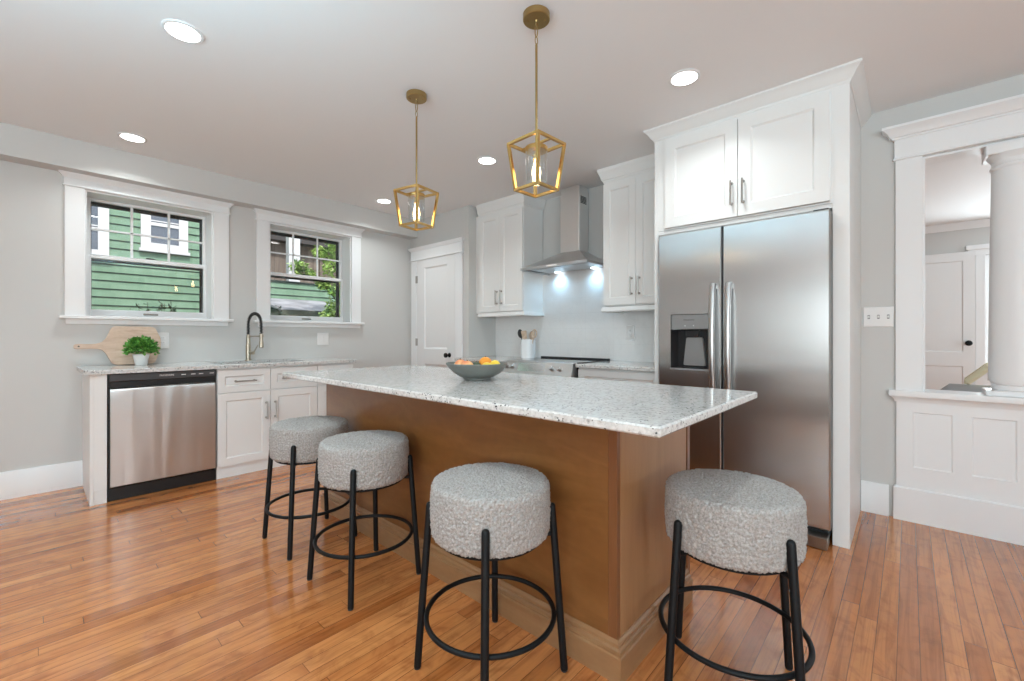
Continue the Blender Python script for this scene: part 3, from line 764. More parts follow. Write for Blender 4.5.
# utensil crock
ux, uy = 1.765, -.20
t = T('utensil_crock', 'white cylindrical crock of utensils left of the range', 'crock', (ux, uy, .9142))
t.part('crock', MB().lathe([(0, .9145), (.072, .9145), (.075, .918), (.075, 1.105), (.073, 1.108), (.069, 1.105), (.069, .925), (0, .924)], (ux, uy, 0), 40), 'crock')
def utensil(name, label, dx, dy, tilt, head, m, zt):
    t = T(name, label, 'utensil', (ux + dx * .3, uy + dy * .3, .927), 'utensils in the white crock')
    b = Vector((ux + dx * .3, uy + dy * .3, .927)); tp = Vector((ux + dx, uy + dy, zt)); ax = (tp - b).normalized()
    t.part('shaft', MB().tube([b, b.lerp(tp, .5), tp], [.005, .0055, .005], 10), m)
    mb = MB(); rt = ax.cross(Vector((0, -1, .0))).normalized(); fr = rt.cross(ax)
    mb.M = Matrix(((rt.x, fr.x, ax.x, tp.x), (rt.y, fr.y, ax.y, tp.y), (rt.z, fr.z, ax.z, tp.z), (0, 0, 0, 1)))
    if head == 'spoon': mb.sphere((0, 0, .040), .036, .011, .048, 20)
    elif head == 'spat': mb.prism(rounded([(-.028, 0), (.028, 0), (.036, .085), (-.036, .085)], .012), -.004, .004, 'y')
    elif head == 'slot':
        mb.tube([(.030 * math.cos(a), 0, .040 + .042 * math.sin(a)) for a in [2 * math.pi * k / 20 for k in range(20)]], .006, 8, True); mb.tube([(0, 0, 0), (0, 0, .078)], .004, 8)
    t.part('head', mb, m)
utensil('serving_spoon', 'black spoon leaning left in the white utensil crock', -.078, -.02, 0, 'spoon', 'blackplastic', 1.13)
utensil('spatula', 'pale wooden spatula leaning in the middle of the utensil crock', -.022, -.03, 0, 'spat', 'utwood', 1.115)
utensil('wooden_spoon', 'pale wooden spoon between the spatula and the ring-headed utensil in the crock', .022, .028, 0, 'spoon', 'utwood', 1.112)
utensil('ladle', 'ring-headed pale utensil leaning right in the crock', .088, -.02, 0, 'slot', 'utwood', 1.13)

# wall cabinets
def wall_cab(label, x0, x1, split, hz, dz0, dz1, D, loc, rail_ret, crown_path, xl=None):
    t = T('wall_cabinet', label, 'cabinet', loc); Mx = LX(0, -D, 0)
    t.part('carcass', B(x0, -D, dz0 - .01, x1, -.0125, dz1 + .025), 'cab')
    front(t, 'door', Mx, x0 + .004, dz0, split - .0015, dz1, h=(split - .034, hz, .15, True))
    front(t, 'door', Mx, split + .0015, dz0, x1 - .004, dz1, h=(split + .034, hz, .15, True))
    t.part('light_rail', MB().sweep(rail_ret, [(-.02, 1.352), (.016, 1.352), (.020, 1.360), (.012, 1.394), (-.02, 1.394)]), 'cab')
    t.part('crown', MB().sweep(crown_path, [(-.02, dz1 + .02), (.006, dz1 + .02), (.010, dz1 + .035), (.018, dz1 + .042), (.026, dz1 + .075), (.038, dz1 + .105), (.042, dz1 + .112), (.042, 2.588), (-.02, 2.588)]), 'cab')
    return t
t = wall_cab('white two-door wall cabinet left of the range hood', 1.172, 1.809, 1.487, 1.553, 1.405, 2.452, .325, (1.49, -.17, 1.352),
         [(1.15, -.325), (1.809, -.325), (1.809, -.0125)], [(1.15, -.325), (1.809, -.325), (1.809, -.0125)])
t.part('filler', B(XJ + .001, -.322, 1.395, 1.172, -.0125, 2.477), 'cab')
t = wall_cab('white two-door wall cabinet between hood and refrigerator', 2.732, 3.343, 3.037, 1.558, 1.410, 2.452, .325, (3.04, -.17, 1.352),
         [(2.732, -.0125), (2.732, -.325), (3.366, -.325)], [(2.732, -.0125), (2.732, -.325), (3.366, -.325)])
t.part('filler', B(3.343, -.322, 1.395, 3.366, -.0125, 2.477), 'cab')

# range hood
t = T('range_hood', 'stainless chimney range hood between the two wall cabinets', 'range hood', (2.26, -.2, 1.785))
hx0, hx1, hd = 1.880, 2.640, .455
cx0, cx1, cd, cz = 2.157, 2.375, .175, 1.962
mb = MB()
v = [(hx0, -.0125, 1.808), (hx0, -hd, 1.808), (hx1, -hd, 1.808), (hx1, -.0125, 1.808), (cx0, -.0125, cz), (cx0, -cd, cz), (cx1, -cd, cz), (cx1, -.0125, cz)]
mb.add(v, [(0, 1, 2, 3), (7, 6, 5, 4), (1, 5, 6, 2), (0, 4, 5, 1), (2, 6, 7, 3), (3, 7, 4, 0)])
can = t.part('canopy', mb, 'steelp')
mb = MB(); mb.box(hx0 - .003, -hd - .003, 1.783, hx1 + .003, -hd + .02, 1.809, b=.002); mb.box(hx0 - .003, -hd, 1.783, hx0 + .02, -.0125, 1.809, b=.002); mb.box(hx1 - .02, -hd, 1.783, hx1 + .003, -.0125, 1.809, b=.002)
t.part('rim', mb, 'steelp')
mb = MB(); mb.box(cx0, -cd, cz, cx1, -.0125, H - .002, b=.002)
ch = t.part('chimney', mb, 'steelv')
mb = MB()
for k in range(6): mb.box(cx1 - .001, -.15 + .0, 2.42 + k * .012, cx1 + .0015, -.05, 2.427 + k * .012)
t.part('vent_slots', mb, 'blackplastic', ch)
for a in (0, 1):
    w2 = (hx1 - hx0 - .08) / 2; fx0 = hx0 + .04 + a * w2
    t.part('grease_filter', B(fx0 + .004, -hd + .10, 1.793, fx0 + w2 - .004, -.06, 1.802, b=.002), 'sinksteel')
for x in (2.045, 2.475):
    t.part('lamp', MB().lathe([(0, 1.7895), (.028, 1.7895), (.032, 1.792), (.032, 1.800), (0, 1.800)], (x, -.07, 0), 24), 'hoodled')
    ld = bpy.data.lights.new('hood_lamp_light', 'SPOT'); ld.energy = 4.5; ld.color = (.38, .72, 1.0); ld.spot_size = R(160); ld.spot_blend = 1.0; ld.shadow_soft_size = .025
    lo = bpy.data.objects.new('hood_lamp_light', ld); COL.objects.link(lo); lo.location = (x, -.07, 1.783)
t.part('button_strip', B(2.20, -hd - .006, 1.789, 2.32, -hd - .002, 1.803, b=.001), 'plate')

# refrigerator enclosure, cabinet above and refrigerator
EY = -.723
t = T('refrigerator_enclosure', 'white tall cabinet surround with two doors above the refrigerator', 'cabinet', (3.91, -.36, 0))
t.part('side_panel', B(3.368, EY, 0, 3.398, -.003, 2.51, b=.001), 'cab')
t.part('side_panel', B(4.384, EY, 0, 4.459, -.003, 2.51, b=.001), 'cab')
t.part('carcass', B(3.398, EY + .02, 1.874, 4.384, -.003, 2.51), 'cab')
mb = MB(); mb.box(3.398, EY, 1.874, 3.446, EY + .02, 2.51); mb.box(3.446, EY, 2.488, 4.384, EY + .02, 2.51); mb.box(3.446, EY, 1.874, 4.384, EY + .02, 1.884); mb.box(4.366, EY, 1.884, 4.384, EY + .02, 2.488)
t.part('face_frame', mb, 'cab')
t.part('top_panel', B(3.398, EY, 1.846, 4.384, EY + .03, 1.872, b=.002), 'cab')
Mx = LX(0, EY, 0)
front(t, 'door', Mx, 3.448, 1.886, 3.909, 2.487, fr=.07, h=(3.878, 2.03, .15, True))
front(t, 'door', Mx, 3.913, 1.886, 4.374, 2.487, fr=.07, h=(3.944, 2.03, .15, True))
t.part('crown', MB().sweep([(3.368, -.003), (3.368, EY), (4.459, EY), (4.459, -.003)], [(-.02, 2.508), (.004, 2.508), (.008, 2.520), (.016, 2.526), (.032, 2.552), (.050, 2.572), (.056, 2.576), (.056, 2.588), (-.02, 2.588)]), 'cab')

FY = -.775
t = T('refrigerator', 'stainless side-by-side refrigerator with ice and water dispenser', 'refrigerator', (3.9, -.4, 0))
t.part('cabinet', B(3.412, -.715, .04, 4.374, -.05, 1.838, b=.004), 'ctrl')
def fdoor(x0, x1, hole=None):
    mb = MB(); z0, z1 = .085, 1.833; y0, y1 = FY, -.72; n = 8
    if not hole: mb.box(x0, y0, z0, x1, y1, z1, b=.008); return mb
    hx0, hz0, hx1, hz1 = hole
    mb2 = MB(); b = .008
    o = [(x0 + b, z0 + b), (x1 - b, z0 + b), (x1 - b, z1 - b), (x0 + b, z1 - b)]; i = [(hx0, hz0), (hx1, hz0), (hx1, hz1), (hx0, hz1)]; O = [(x0, z0), (x1, z0), (x1, z1), (x0, z1)]
    vs = [(p[0], y0, p[1]) for p in o] + [(p[0], y0, p[1]) for p in i] + [(p[0], y0 + b, p[1]) for p in O] + [(p[0], y1, p[1]) for p in O] + [(p[0], y1 - .001, p[1]) for p in i]
    fs = [(12, 15, 14, 13)]
    for k in range(4):
        m_ = (k + 1) % 4; fs += [(k, m_, 4 + m_, 4 + k), (k, 8 + k, 8 + m_, m_), (8 + k, 12 + k, 12 + m_, 8 + m_), (4 + k, 4 + m_, 16 + m_, 16 + k)]
    return mb.add(vs, fs)
dl = t.part('door', fdoor(3.418, 3.826, (3.505, .925, 3.757, 1.288)), 'steel')
dr = t.part('door', fdoor(3.833, 4.381), 'steel')
dp = t.part('dispenser', B(3.507, FY + .004, 1.188, 3.755, FY + .03, 1.286, b=.003), 'disp', dl)
mb = tub(MB(), 0, 0, 1, 1, 0, 1) if False else MB()
X0, X1, Z0, Z1 = 3.507, 3.755, .927, 1.186
mb.add([(X0, FY + .001, Z0), (X1, FY + .001, Z0), (X1, FY + .001, Z1), (X0, FY + .001, Z1), (X0 + .03, FY + .053, Z0 + .01), (X1 - .03, FY + .053, Z0 + .01), (X1 - .03, FY + .053, Z1), (X0 + .03, FY + .053, Z1)],
       [(0, 1, 5, 4), (1, 2, 6, 5), (2, 3, 7, 6), (3, 0, 4, 7), (4, 5, 6, 7)])
t.part('dispenser_recess', mb, 'blackplastic', dl)
t.part('dispenser_rim', MB().add(*(lambda a: a)(([(X0 - .006, FY - .003, Z0 - .006), (X1 + .006, FY - .003, Z0 - .006), (X1 + .006, FY - .003, Z0 + .004), (X0 - .006, FY - .003, Z0 + .004), (X0 - .006, FY + .02, Z0 - .006), (X1 + .006, FY + .02, Z0 - .006), (X1 + .006, FY + .02, Z0 + .004), (X0 - .006, FY + .02, Z0 + .004)],
       [(0, 1, 2, 3), (7, 6, 5, 4), (0, 4, 5, 1), (1, 5, 6, 2), (2, 6, 7, 3), (3, 7, 4, 0)]))), 'steelp', dl)
mb = MB(); mb.prism(rounded([(X0 + .07, .95), (X1 - .035, .95), (X1 - .055, 1.135), (X0 + .09, 1.135)], .012), FY + .035, FY + .052, 'y')
t.part('paddle', mb, 'disp', dl)
t.part('spout', B(X0 + .09, FY + .015, 1.14, X1 - .07, FY + .05, 1.186, b=.006), 'blackplastic', dl)
t.part('drip_grille', B(X0 + .07, FY + .01, .929, X1 - .04, FY + .048, .940, b=.002), 'blackplastic', dl)
text(t, dl, 'FRIGIDAIRE', .014, LX(3.625, FY + .0035, 1.250) @ Matrix.Rotation(R(90), 4, 'X'), 'textdark', None)
for k in range(2): t.part('indicator', MB().lathe([(0, FY + .0025), (.004, FY + .0025), (.004, FY + .004), (0, FY + .004)], (3.60 + k * .055, 0, 1.212), 12, 'y'), 'text', dl)
for (hx, d) in ((3.782, dl), (3.874, dr)):
    mb = MB(); zs = [.76, .79, .84, .92, 1.03, 1.15, 1.27, 1.37, 1.435, 1.475]; vs = []; fs = []
    def bow(z): return .022 + .042 * math.sin(math.pi * (z - .745) / .745) ** .7
    for z in zs:
        yb = FY - bow(z); w = .017
        vs += [(hx - w, yb + .006, z), (hx - w + .006, yb, z), (hx + w - .006, yb, z), (hx + w, yb + .006, z), (hx + w, yb + .020, z), (hx - w, yb + .020, z)]
    for i in range(len(zs) - 1):
        for q in range(6): w_ = (q + 1) % 6; fs.append((i * 6 + q, i * 6 + w_, i * 6 + 6 + w_, i * 6 + 6 + q))
    fs += [tuple(range(6)), tuple((len(zs) - 1) * 6 + q for q in range(5, -1, -1))]
    mb.add(vs, fs); mb.box(hx - .016, FY, .76, hx + .016, FY - .022, .795, b=.003); mb.box(hx - .017, FY, 1.44, hx + .017, FY - .022, 1.475, b=.003)
    t.part('handle', mb, 'steelhandle', d, smooth=50)
t.part('seam_shade_strip', B(3.8262, FY + .005, .09, 3.8328, -.72, 1.83), 'blackplastic')  # black strip added to paint the shade in the seam between the doors
t.part('base_grille', B(3.43, -.74, .012, 4.36, -.715, .075, b=.003), 'blackplastic')
mb = MB(); mb.prism([(4.262, -.825), (4.372, -.840), (4.372, -.725), (4.242, -.725), (4.244, -.79)], .004, .062, 'z'); t.part('front_foot', mb, 'nickel')
t.part('hinge_cover', B(4.30, -.76, 1.834, 4.372, -.64, 1.843, b=.003), 'blackplastic')

# ------------------------------------------------------------------ columned opening to the next room
def ogee(z0, z1, o0, o1): # crown profile
    d = z1 - z0; return [(0, z0), (o0, z0), (o0, z0 + d * .12), (o0 + (o1 - o0) * .25, z0 + d * .2), (o0 + (o1 - o0) * .45, z0 + d * .5), (o0 + (o1 - o0) * .9, z0 + d * .75), (o1, z0 + d * .8), (o1, z1), (0, z1)]
HWX0, HWX1 = 4.636, 5.27
C0, C1 = 4.632, OP1 + .124
mb = MB(); mb.box(C0, -.022, .78, OP0, 0, OPZ1 + .012, b=.002); mb.box(OP1, -.022, 0, C1, 0, OPZ1 + .012, b=.002)
struct('trim_1', mb, 'trim', 'white flat casing at the sides of the columned opening', 'trim')
mb = MB(); mb.box(C0 - .006, -.027, OPZ1 + .008, C1 + .006, 0, 2.385, b=.002); mb.box(C0 - .012, -.034, OPZ1 + .004, C1 + .012, 0, OPZ1 + .018, b=.004)
mb.sweep([(C0 - .006, 0), (C0 - .006, -.027), (C1 + .006, -.027), (C1 + .006, 0)], ogee(2.372, 2.448, .010, .058))
struct('trim_2', mb, 'trim', 'white crowned header above the columned opening', 'trim')
mb = MB(); mb.box(OP0, 0, .80, OP0 + .012, .15, OPZ1); mb.box(OP1 - .012, 0, 0, OP1, .15, OPZ1); mb.box(OP0 + .012, 0, OPZ1 - .012, OP1 - .012, .15, OPZ1)
struct('trim_3', mb, 'trim', 'white jamb lining inside the columned opening', 'trim')
def half_wall(x0, x1, name, lab):
    t = T(name, lab, 'half wall', ((x0 + x1) / 2, .08, 0), kind='structure')
    t.part('core', B(x0 + (.12 if x0 < 5 else 0), .0005, 0, x1 - (0 if x0 < 5 else .12), .15, .74), 'trim')
    w = x1 - x0; mb = MB(); mb.M = LX(x0, 0, 0)
    mg = .078; pw = .172
    mb.panel(w, .742, .022, [(mg, .335, mg + pw, .676), (2 * mg + pw, .335, 2 * mg + 2 * pw, .676)], .006, .006)
    t.part('panelled_face', mb, 'trim')
    mb = MB().sweep([(x0 - .0, 0), (x0, -.022), (x1, -.022), (x1, 0)], [(0, 0), (.014, 0), (.014, .20), (.008, .206), (0, .206)]); t.part('plinth', mb, 'trim')
    mb = MB(); ex = .012
    mb.sweep([(x0, 0), (x0, -.022), (x1, -.022), (x1, 0)], [(0, .735), (.008, .735), (.012, .752), (.026, .768), (.034, .772), (.036, .786), (.034, .805), (0, .805)])
    mb.box(x0 + (.0 if x0 > 5 else .124), -.022, .742, x1 if x0 < 5 else x1 - .124, .18, .805)
    t.part('ledge_cap', mb, 'trim')
half_wall(HWX0, HWX1, 'half_wall', 'white panelled half wall carrying the column at right')
def column(cx, name, lab):
    t = T(name, lab, 'column', (cx, .075, .805), kind='structure')
    t.part('base', MB().box(cx - .128, -.021, .8055, cx + .128, .178, .835, b=.003).lathe([(.094, .835), (.099, .842), (.099, .856), (.096, .866), (.102, .872), (.102, .885), (.102, .886)], (cx, .075, 0), 48), 'trim')
    t.part('shaft', MB().lathe([(.112, .886), (.110, 1.0), (.106, 1.5), (.098, 2.09), (.098, 2.092)], (cx, .075, 0), 48), 'trim')
    mb = MB().lathe([(.098, 2.09), (.105, 2.10), (.105, 2.11), (.098, 2.118), (.098, 2.14), (.112, 2.162), (.118, 2.172)], (cx, .075, 0), 48); mb.box(cx - .128, -.025, 2.172, cx + .128, .178, 2.2275, b=.004)
    t.part('capital', mb, 'trim')
column(5.146, 'trim_4', 'white round column on the panelled half wall')

# next room
t = T('door_2', 'white panel door with dark oval knob in the next room', 'door', (4.9, YN - .03, 0), kind='structure')
mb = MB(); mb.M = LX(4.47, YN - .001, .01); mb.panel(.845, 2.20, .04, [(.13, .93, .735, 2.09), (.13, .2, .735, .75)], .008, .01)
sl = t.part('door_slab', mb, 'doorp')
mb = MB().lathe([(0, -.04), (.03, -.04), (.03, -.045), (.012, -.05), (.012, -.075), (.028, -.085), (.034, -.10), (.02, -.112), (0, -.113)], (5.252, YN, 1.056), 24, 'y'); t.part('door_knob', mb, 'black', sl)
t = T('window_3', 'bright white-framed window in the next room', 'window', (5.85, YN, .7), kind='structure')
mb = MB(); mb.box(5.318, YN - .03, .0, 5.40, YN, 2.16, b=.002); mb.box(6.30, YN - .03, 0, 6.40, YN, 2.16, b=.002); mb.box(5.40, YN - .02, 0, 6.30, YN, .70)
t.part('window_casing', mb, 'trim')
t.part('head_casing', B(5.23, YN - .045, 2.225, 6.47, YN, 2.285, b=.004).box(5.25, YN - .025, 2.16, 6.45, YN, 2.226), 'trim')
t.part('window_sill', B(5.36, YN - .06, .672, 6.34, YN, .70, b=.004), 'trim')
mb = MB()
for (a, b, c, d) in ((5.40, .70, 5.44, 2.15), (6.26, .70, 6.30, 2.15), (5.44, .70, 6.26, .75), (5.44, 2.10, 6.26, 2.15), (5.44, 1.40, 6.26, 1.45)): mb.box(a, YN + .02, b, c, YN + .055, d)
sf = t.part('sash', mb, 'trim')
t.part('pane', B(5.44, YN + .035, .75, 6.26, YN + .039, 2.10), 'pane', sf)
struct('trim_5', MB().sweep([(-.0, YN), (XR, YN)], [(0, 2.50), (.012, 2.50), (.05, 2.56), (.055, 2.588), (0, 2.588)]), 'trim', 'white cornice in the next room', 'trim')
t = T('sofa', 'grey sofa back seen over the half wall in the next room', 'sofa', (5.5, 1.35, 0))
t.part('backrest', B(4.875, .92, .10, 6.3, 1.10, .782, b=.05), 'sofa', smooth=60)
t.part('seat', B(4.875, 1.10, .10, 6.3, 1.80, .44, b=.04), 'sofa')
t.part('arm', B(4.875, 1.12, .441, 5.02, 1.80, .62, b=.04), 'sofa'); t.part('arm', B(6.155, 1.12, .441, 6.3, 1.80, .62, b=.04), 'sofa')
for x in (4.93, 6.24):
    for y in (.98, 1.74): t.part('leg', MB().cyl((x, y, 0), (x, y, .105), .02, .025, 12), 'black')
mb = MB()
for k in range(9):
    f = k / 8
    mb.add([], [])
mb.M = Matrix.Translation((5.055, 1.005, .850)) @ Matrix.Rotation(R(42), 4, 'Y') @ Matrix.Rotation(R(10), 4, 'X')
mb.box(-.022, -.06, -.075, .022, .06, .125, b=.018)
single('throw_pillow', mb, 'throw', 'pale yellow cushion tipped on the grey sofa back beside the column', 'pillow', (5.10, .985, .78))

# ------------------------------------------------------------------ island
ix0, ix1, iy0, iy1 = 1.83, 3.972, -2.357, -1.712
t = T('kitchen_island', 'brown maple kitchen island base with stepped wooden baseboard', 'kitchen island', (2.9, -2.04, 0))
t.part('carcass', B(ix0 + .02, iy0 + .02, .02, ix1 - .02, iy1 - .004, .882), 'island')
t.part('front_panel', B(ix0, iy0, 0, ix1 - .035, iy0 + .02, .883), 'island')
t.part('corner_post', B(ix1 - .0345, iy0 - .001, 0, ix1 - .0005, iy0 + .02, .883, b=.001), 'islandpost')
t.part('end_panel', B(ix1 - .02, iy0 + .02, 0, ix1, iy1 - .035, .883), 'islandend')
t.part('end_panel', B(ix0, iy0 + .02, 0, ix0 + .02, iy1 - .035, .883), 'islandend')
t.part('face_frame', B(ix0 + .005, iy1 - .03, .09, ix1 + .003, iy1, .883, b=.001), 'islandpost')
prf = [(-.0, 0), (.026, 0), (.026, .085), (.024, .090), (.018, .092), (.018, .102), (.014, .106), (.010, .108), (.010, .118), (.004, .128), (0, .129)]
t.part('base_moulding', MB().sweep([(ix0, iy1 - .04), (ix0, iy0), (ix1, iy0), (ix1, iy1 - .03)], prf), 'islandtrim', smooth=8)
single('island_countertop', slab(MB(), 1.7585, -2.608, 4.229, -1.649, .885, .914, b=.005), 'granite', 'large speckled white granite slab on the brown island', 'countertop', (2.99, -2.13, .885))
# fruit bowl
bx, by = 3.0, -2.085
single('fruit_bowl', MB().lathe([(0, .9145), (.070, .9145), (.073, .917), (.073, .925), (.09, .930), (.125, .952), (.150, .978), (.166, 1.0), (.164, 1.003), (.160, 1.0), (.145, .982), (.118, .958), (.08, .940), (0, .937)], (bx, by, 0), 64), 'bowl',
       'wide grey stoneware bowl of fruit on the island', 'bowl', (bx, by, .9142), smooth=50)
def fruit(name, label, dx, dy, z, r, m, sq=1.0, pts=0, stem=True):
    t = T(name, label, 'fruit', (bx + dx, by + dy, z - r * sq), 'fruit in the grey bowl')
    mb = MB(); n = 24; pr = []
    for i in range(13):
        a = math.pi * i / 12; rr = math.sin(a) * r; h = -math.cos(a) * r * sq
        if pts: h *= 1 + pts * abs(math.cos(a)) ** 6
        pr.append((rr, h))
    mb.M = Matrix.Translation((bx + dx, by + dy, z))
    if pts: mb.M = mb.M @ Matrix.Rotation(R(80), 4, 'Y') @ Matrix.Rotation(R(25), 4, 'X')
    mb.lathe(pr, n=n); t.part('flesh', mb, m, smooth=60)
    mb2 = MB(); mb2.M = mb.M; mb2.cyl((0, 0, r * sq * (1 + pts) - .003), (0, 0, r * sq * (1 + pts) + .004), .003, n=8)
    t.part('stem', mb2, 'stemb')
# image right on the island is direction (0.74, 0.67)
def sc(a, b): return (a * .74 - b * .67, a * .67 + b * .74)
fruit('peach', 'reddish peach leftmost in the grey fruit bowl', *sc(-.088, .0), .988, .034, 'peach', .95)
fruit('peach', 'orange-pink peach second from left in the grey fruit bowl', *sc(-.048, -.045), .984, .034, 'peach', .95)
fruit('avocado', 'dark green fruit in the middle of the grey bowl', *sc(-.005, .0), .978, .030, 'lime', 1.0)
fruit('orange', 'bright orange highest in the grey fruit bowl', *sc(.042, .025), .998, .036, 'orange', .97)
fruit('lemon', 'yellow lemon rightmost in the grey fruit bowl', *sc(.094, -.005), .988, .029, 'lemon', 1.15, .12)
fruit('lemon', 'yellow lemon in front of the orange in the grey bowl', *sc(.055, -.050), .980, .029, 'lemon', 1.15, .12)

# ------------------------------------------------------------------ stools
def stool(loc, rz, label):
    o = root('bar_stool', label, 'stool', loc, 'bar stools around the island', None, rz)
    mb = MB(); Rr, z0, z1 = .201, .473, .657; e = .022; pr = [(0, z0)]
    for k in range(7): a = -math.pi / 2 + math.pi / 2 * k / 6; pr.append((Rr - e + e * math.cos(a), z0 + e + e * math.sin(a)))
    for k in range(1, 6): pr.append((Rr + .003 * math.sin(math.pi * k / 6), z0 + e + (z1 - z0 - 2 * e) * k / 6))
    for k in range(7): a = math.pi / 2 * k / 6; pr.append((Rr - e + e * math.cos(a), z1 - e + e * math.sin(a)))
    pr += [(Rr * .6, z1 + .006), (Rr * .3, z1 + .010), (0, z1 + .011)]
    p2 = [pr[0]]
    for (ra, za), (rb, zb_) in zip(pr, pr[1:]):
        ns = max(1, round(math.hypot(rb - ra, zb_ - za) / .0032)); p2 += [(ra + (rb - ra) * i / ns, za + (zb_ - za) * i / ns) for i in range(1, ns + 1)]
    mb.lathe(p2, n=420)
    # looped yarn knobs of the boucle cloth
    s2 = []
    for (x, y, z) in mb.v:
        p = Vector((x, y, z)); q = noise.voronoi(p * 118 + noise.noise_vector(p * 60) * .45)[0][0]
        d = Vector((x, y, (z - .565) * 1.6)).normalized() if math.hypot(x, y) > .17 else Vector((0, 0, 1 if z > .57 else -1))
        s2.append(tuple(p + d * ((.42 - q) * .0105)))
    mb.v = s2
    mb.build('seat_cushion', 'boucle', o, smooth=80)
    mb = MB().lathe([(.145, .462), (.178, .462), (.178, .475), (.145, .475), (.145, .462)], n=64)
    for k in range(4):
        a = R(45 + 90 * k); c, s_ = math.cos(a), math.sin(a)
        mb.tube([(c * .165, s_ * .165, .468), (c * .215, s_ * .215, .468)], .008, 8)
    mb.build('seat_frame', 'black', o)
    for k in range(4):
        a = R(45 + 90 * k); c, s_ = math.cos(a), math.sin(a)
        f = lambda r, z: (c * r, s_ * r, z)
        mb = MB().tube([f(.2525, .006), f(.2100, .562), f(.2095, .569), f(.2093, .573)], [.0125, .0125, .0105, .005], 16)
        lg = mb.build('leg', 'black', o, smooth=50)
        MB().cyl(f(.2528, 0), f(.2524, .007), .0115, n=16).build('glide', 'blackplastic', lg)
    MB().tube([(.2170 * math.cos(2 * math.pi * k / 72), .2170 * math.sin(2 * math.pi * k / 72), .20) for k in range(72)], .0085, 10, True).build('foot_ring', 'black', o, smooth=60)
    return o
s0 = stool((2.17, -2.607, 0), 0, 'grey boucle bar stool farthest along the island, nearest the sink cabinet')
dup(s0, (2.777, -2.607, 0), R(3), 'grey boucle bar stool at the island, second from the sink cabinet')
dup(s0, (3.629, -2.613, 0), R(-4), 'grey boucle bar stool at the island corner nearest the viewer')
dup(s0, (4.265, -2.142, 0), R(16), 'grey boucle bar stool alone at the island end facing the refrigerator')

# ------------------------------------------------------------------ pendants
def pendant(loc, label):
    o = root('pendant_light', label, 'pendant light', loc, 'gold lantern pendants over the island')
    MB().lathe([(0, -.001), (.060, -.001), (.060, -.026), (.057, -.029), (0, -.029)], n=48).build('canopy', 'bronze', o)
    for s_ in (-1, 1): MB().lathe([(0, -.0285), (.005, -.0285), (.005, -.032), (0, -.034)], (s_ * .03, s_ * .024, 0), 12).build('screw', 'bronze', o)
    mb = MB(); mb.tube([(.008 * math.cos(a), 0, -.072 + .030 * math.sin(a)) for a in [2 * math.pi * k / 20 for k in range(20)]], .0022, 8, True); mb.lathe([(0, -.027), (.009, -.027), (.006, -.036), (0, -.037)], n=16)
    mb.tube([(0, .008 * math.cos(a), -.118 + .018 * math.sin(a)) for a in [2 * math.pi * k / 20 for k in range(20)]], .002, 8, True)
    mb.build('chain_loop', 'bronze', o)
    MB().tube([(0, 0, -.132), (0, 0, -.140), (0, 0, -.58)], [.004, .0055, .0055], 12).build('rod', 'bronze', o)
    zt, zb, at, ab, w = -.583, -.788, .0885, .0665, .0062
    mb = MB()
    for (z, h) in ((zt, at), (zb, ab)):
        for s_ in (-1, 1):
            mb.box(-h - w, s_ * h - w, z - w, h + w, s_ * h + w, z + w, b=.0008); mb.box(s_ * h - w, -h + w, z - w, s_ * h + w, h - w, z + w, b=.0008)
    for sx in (-1, 1):
        for sy in (-1, 1):
            a = Vector((sx * at, sy * at, zt)); b = Vector((sx * ab, sy * ab, zb)); q = [(-w, -w), (w, -w), (w, w), (-w, w)]
            mb.add([(a.x + p[0], a.y + p[1], a.z - w * .5) for p in q] + [(b.x + p[0], b.y + p[1], b.z + w * .5) for p in q], [(0, 1, 2, 3), (7, 6, 5, 4), (0, 4, 5, 1), (1, 5, 6, 2), (2, 6, 7, 3), (3, 7, 4, 0)])
    mb.box(-at, -.006, zt - .004, at, .006, zt + .004); 
    mb.build('lantern_frame', 'gold', o)
    mb = MB().lathe([(0, zt + .006), (.010, zt + .006), (.010, zt - .012), (.048, zt - .014), (.051, zt - .018), (.051, zt - .030), (.046, zt - .034), (.018, zt - .036), (.018, zt - .070), (0, zt - .072)], n=32)
    mb.build('socket', 'gold', o)
    MB().lathe([(.049, zt - .026), (.049, zt - .172), (.0472, zt - .172), (.0472, zt - .026), (.049, zt - .026)], n=40).build('glass_shade', 'glass', o)
    z = zt - .072
    MB().lathe([(0, z), (.009, z), (.011, z - .015), (.018, z - .04), (.020, z - .06), (.016, z - .08), (.008, z - .092), (0, z - .095)], n=24).build('bulb', 'bulb', o, smooth=60)
    return o
p0 = pendant((3.455, -2.149, H), 'gold lantern pendant nearer the viewer, hanging above the middle of the island')
p0.rotation_euler.z = R(-3)
dup(p0, (2.515, -2.126, H), R(11), 'gold lantern pendant farther off, hanging over the window end of the island')

# ------------------------------------------------------------------ recessed lights
def downlight(loc, label):
    o = root('recessed_light', label, 'ceiling light', loc, 'recessed ceiling lights')
    MB().lathe([(.068, 0), (.083, 0), (.084, -.003), (.079, -.006), (.068, -.006), (.068, 0)], n=48).build('trim_ring', 'trim', o)
    MB().lathe([(0, -.0005), (.0675, -.0005), (.0675, -.004), (0, -.0045)], n=48).build('lens', 'lens', o)
    return o
def can_light(x, y):
    d = bpy.data.lights.new('can_light', 'AREA'); d.shape = 'DISK'; d.size = .14; d.energy = CAN_POWER; d.color = CAN_COL; d.spread = R(135)
    o = bpy.data.objects.new('can_light', d); COL.objects.link(o); o.location = (x, y, H - .012)
CX = (.53, 2.145, 3.765); CY = (-3.19, -1.17)
d0 = downlight((2.145, -3.19, H), 'round recessed ceiling light nearest the viewer, left of the pendants')
dup(d0, (3.765, -1.22, H), 0, 'round recessed ceiling light before the refrigerator cabinets')
dup(d0, (.516, -3.18, H), 0, 'round recessed ceiling light above the dishwasher by the soffit')
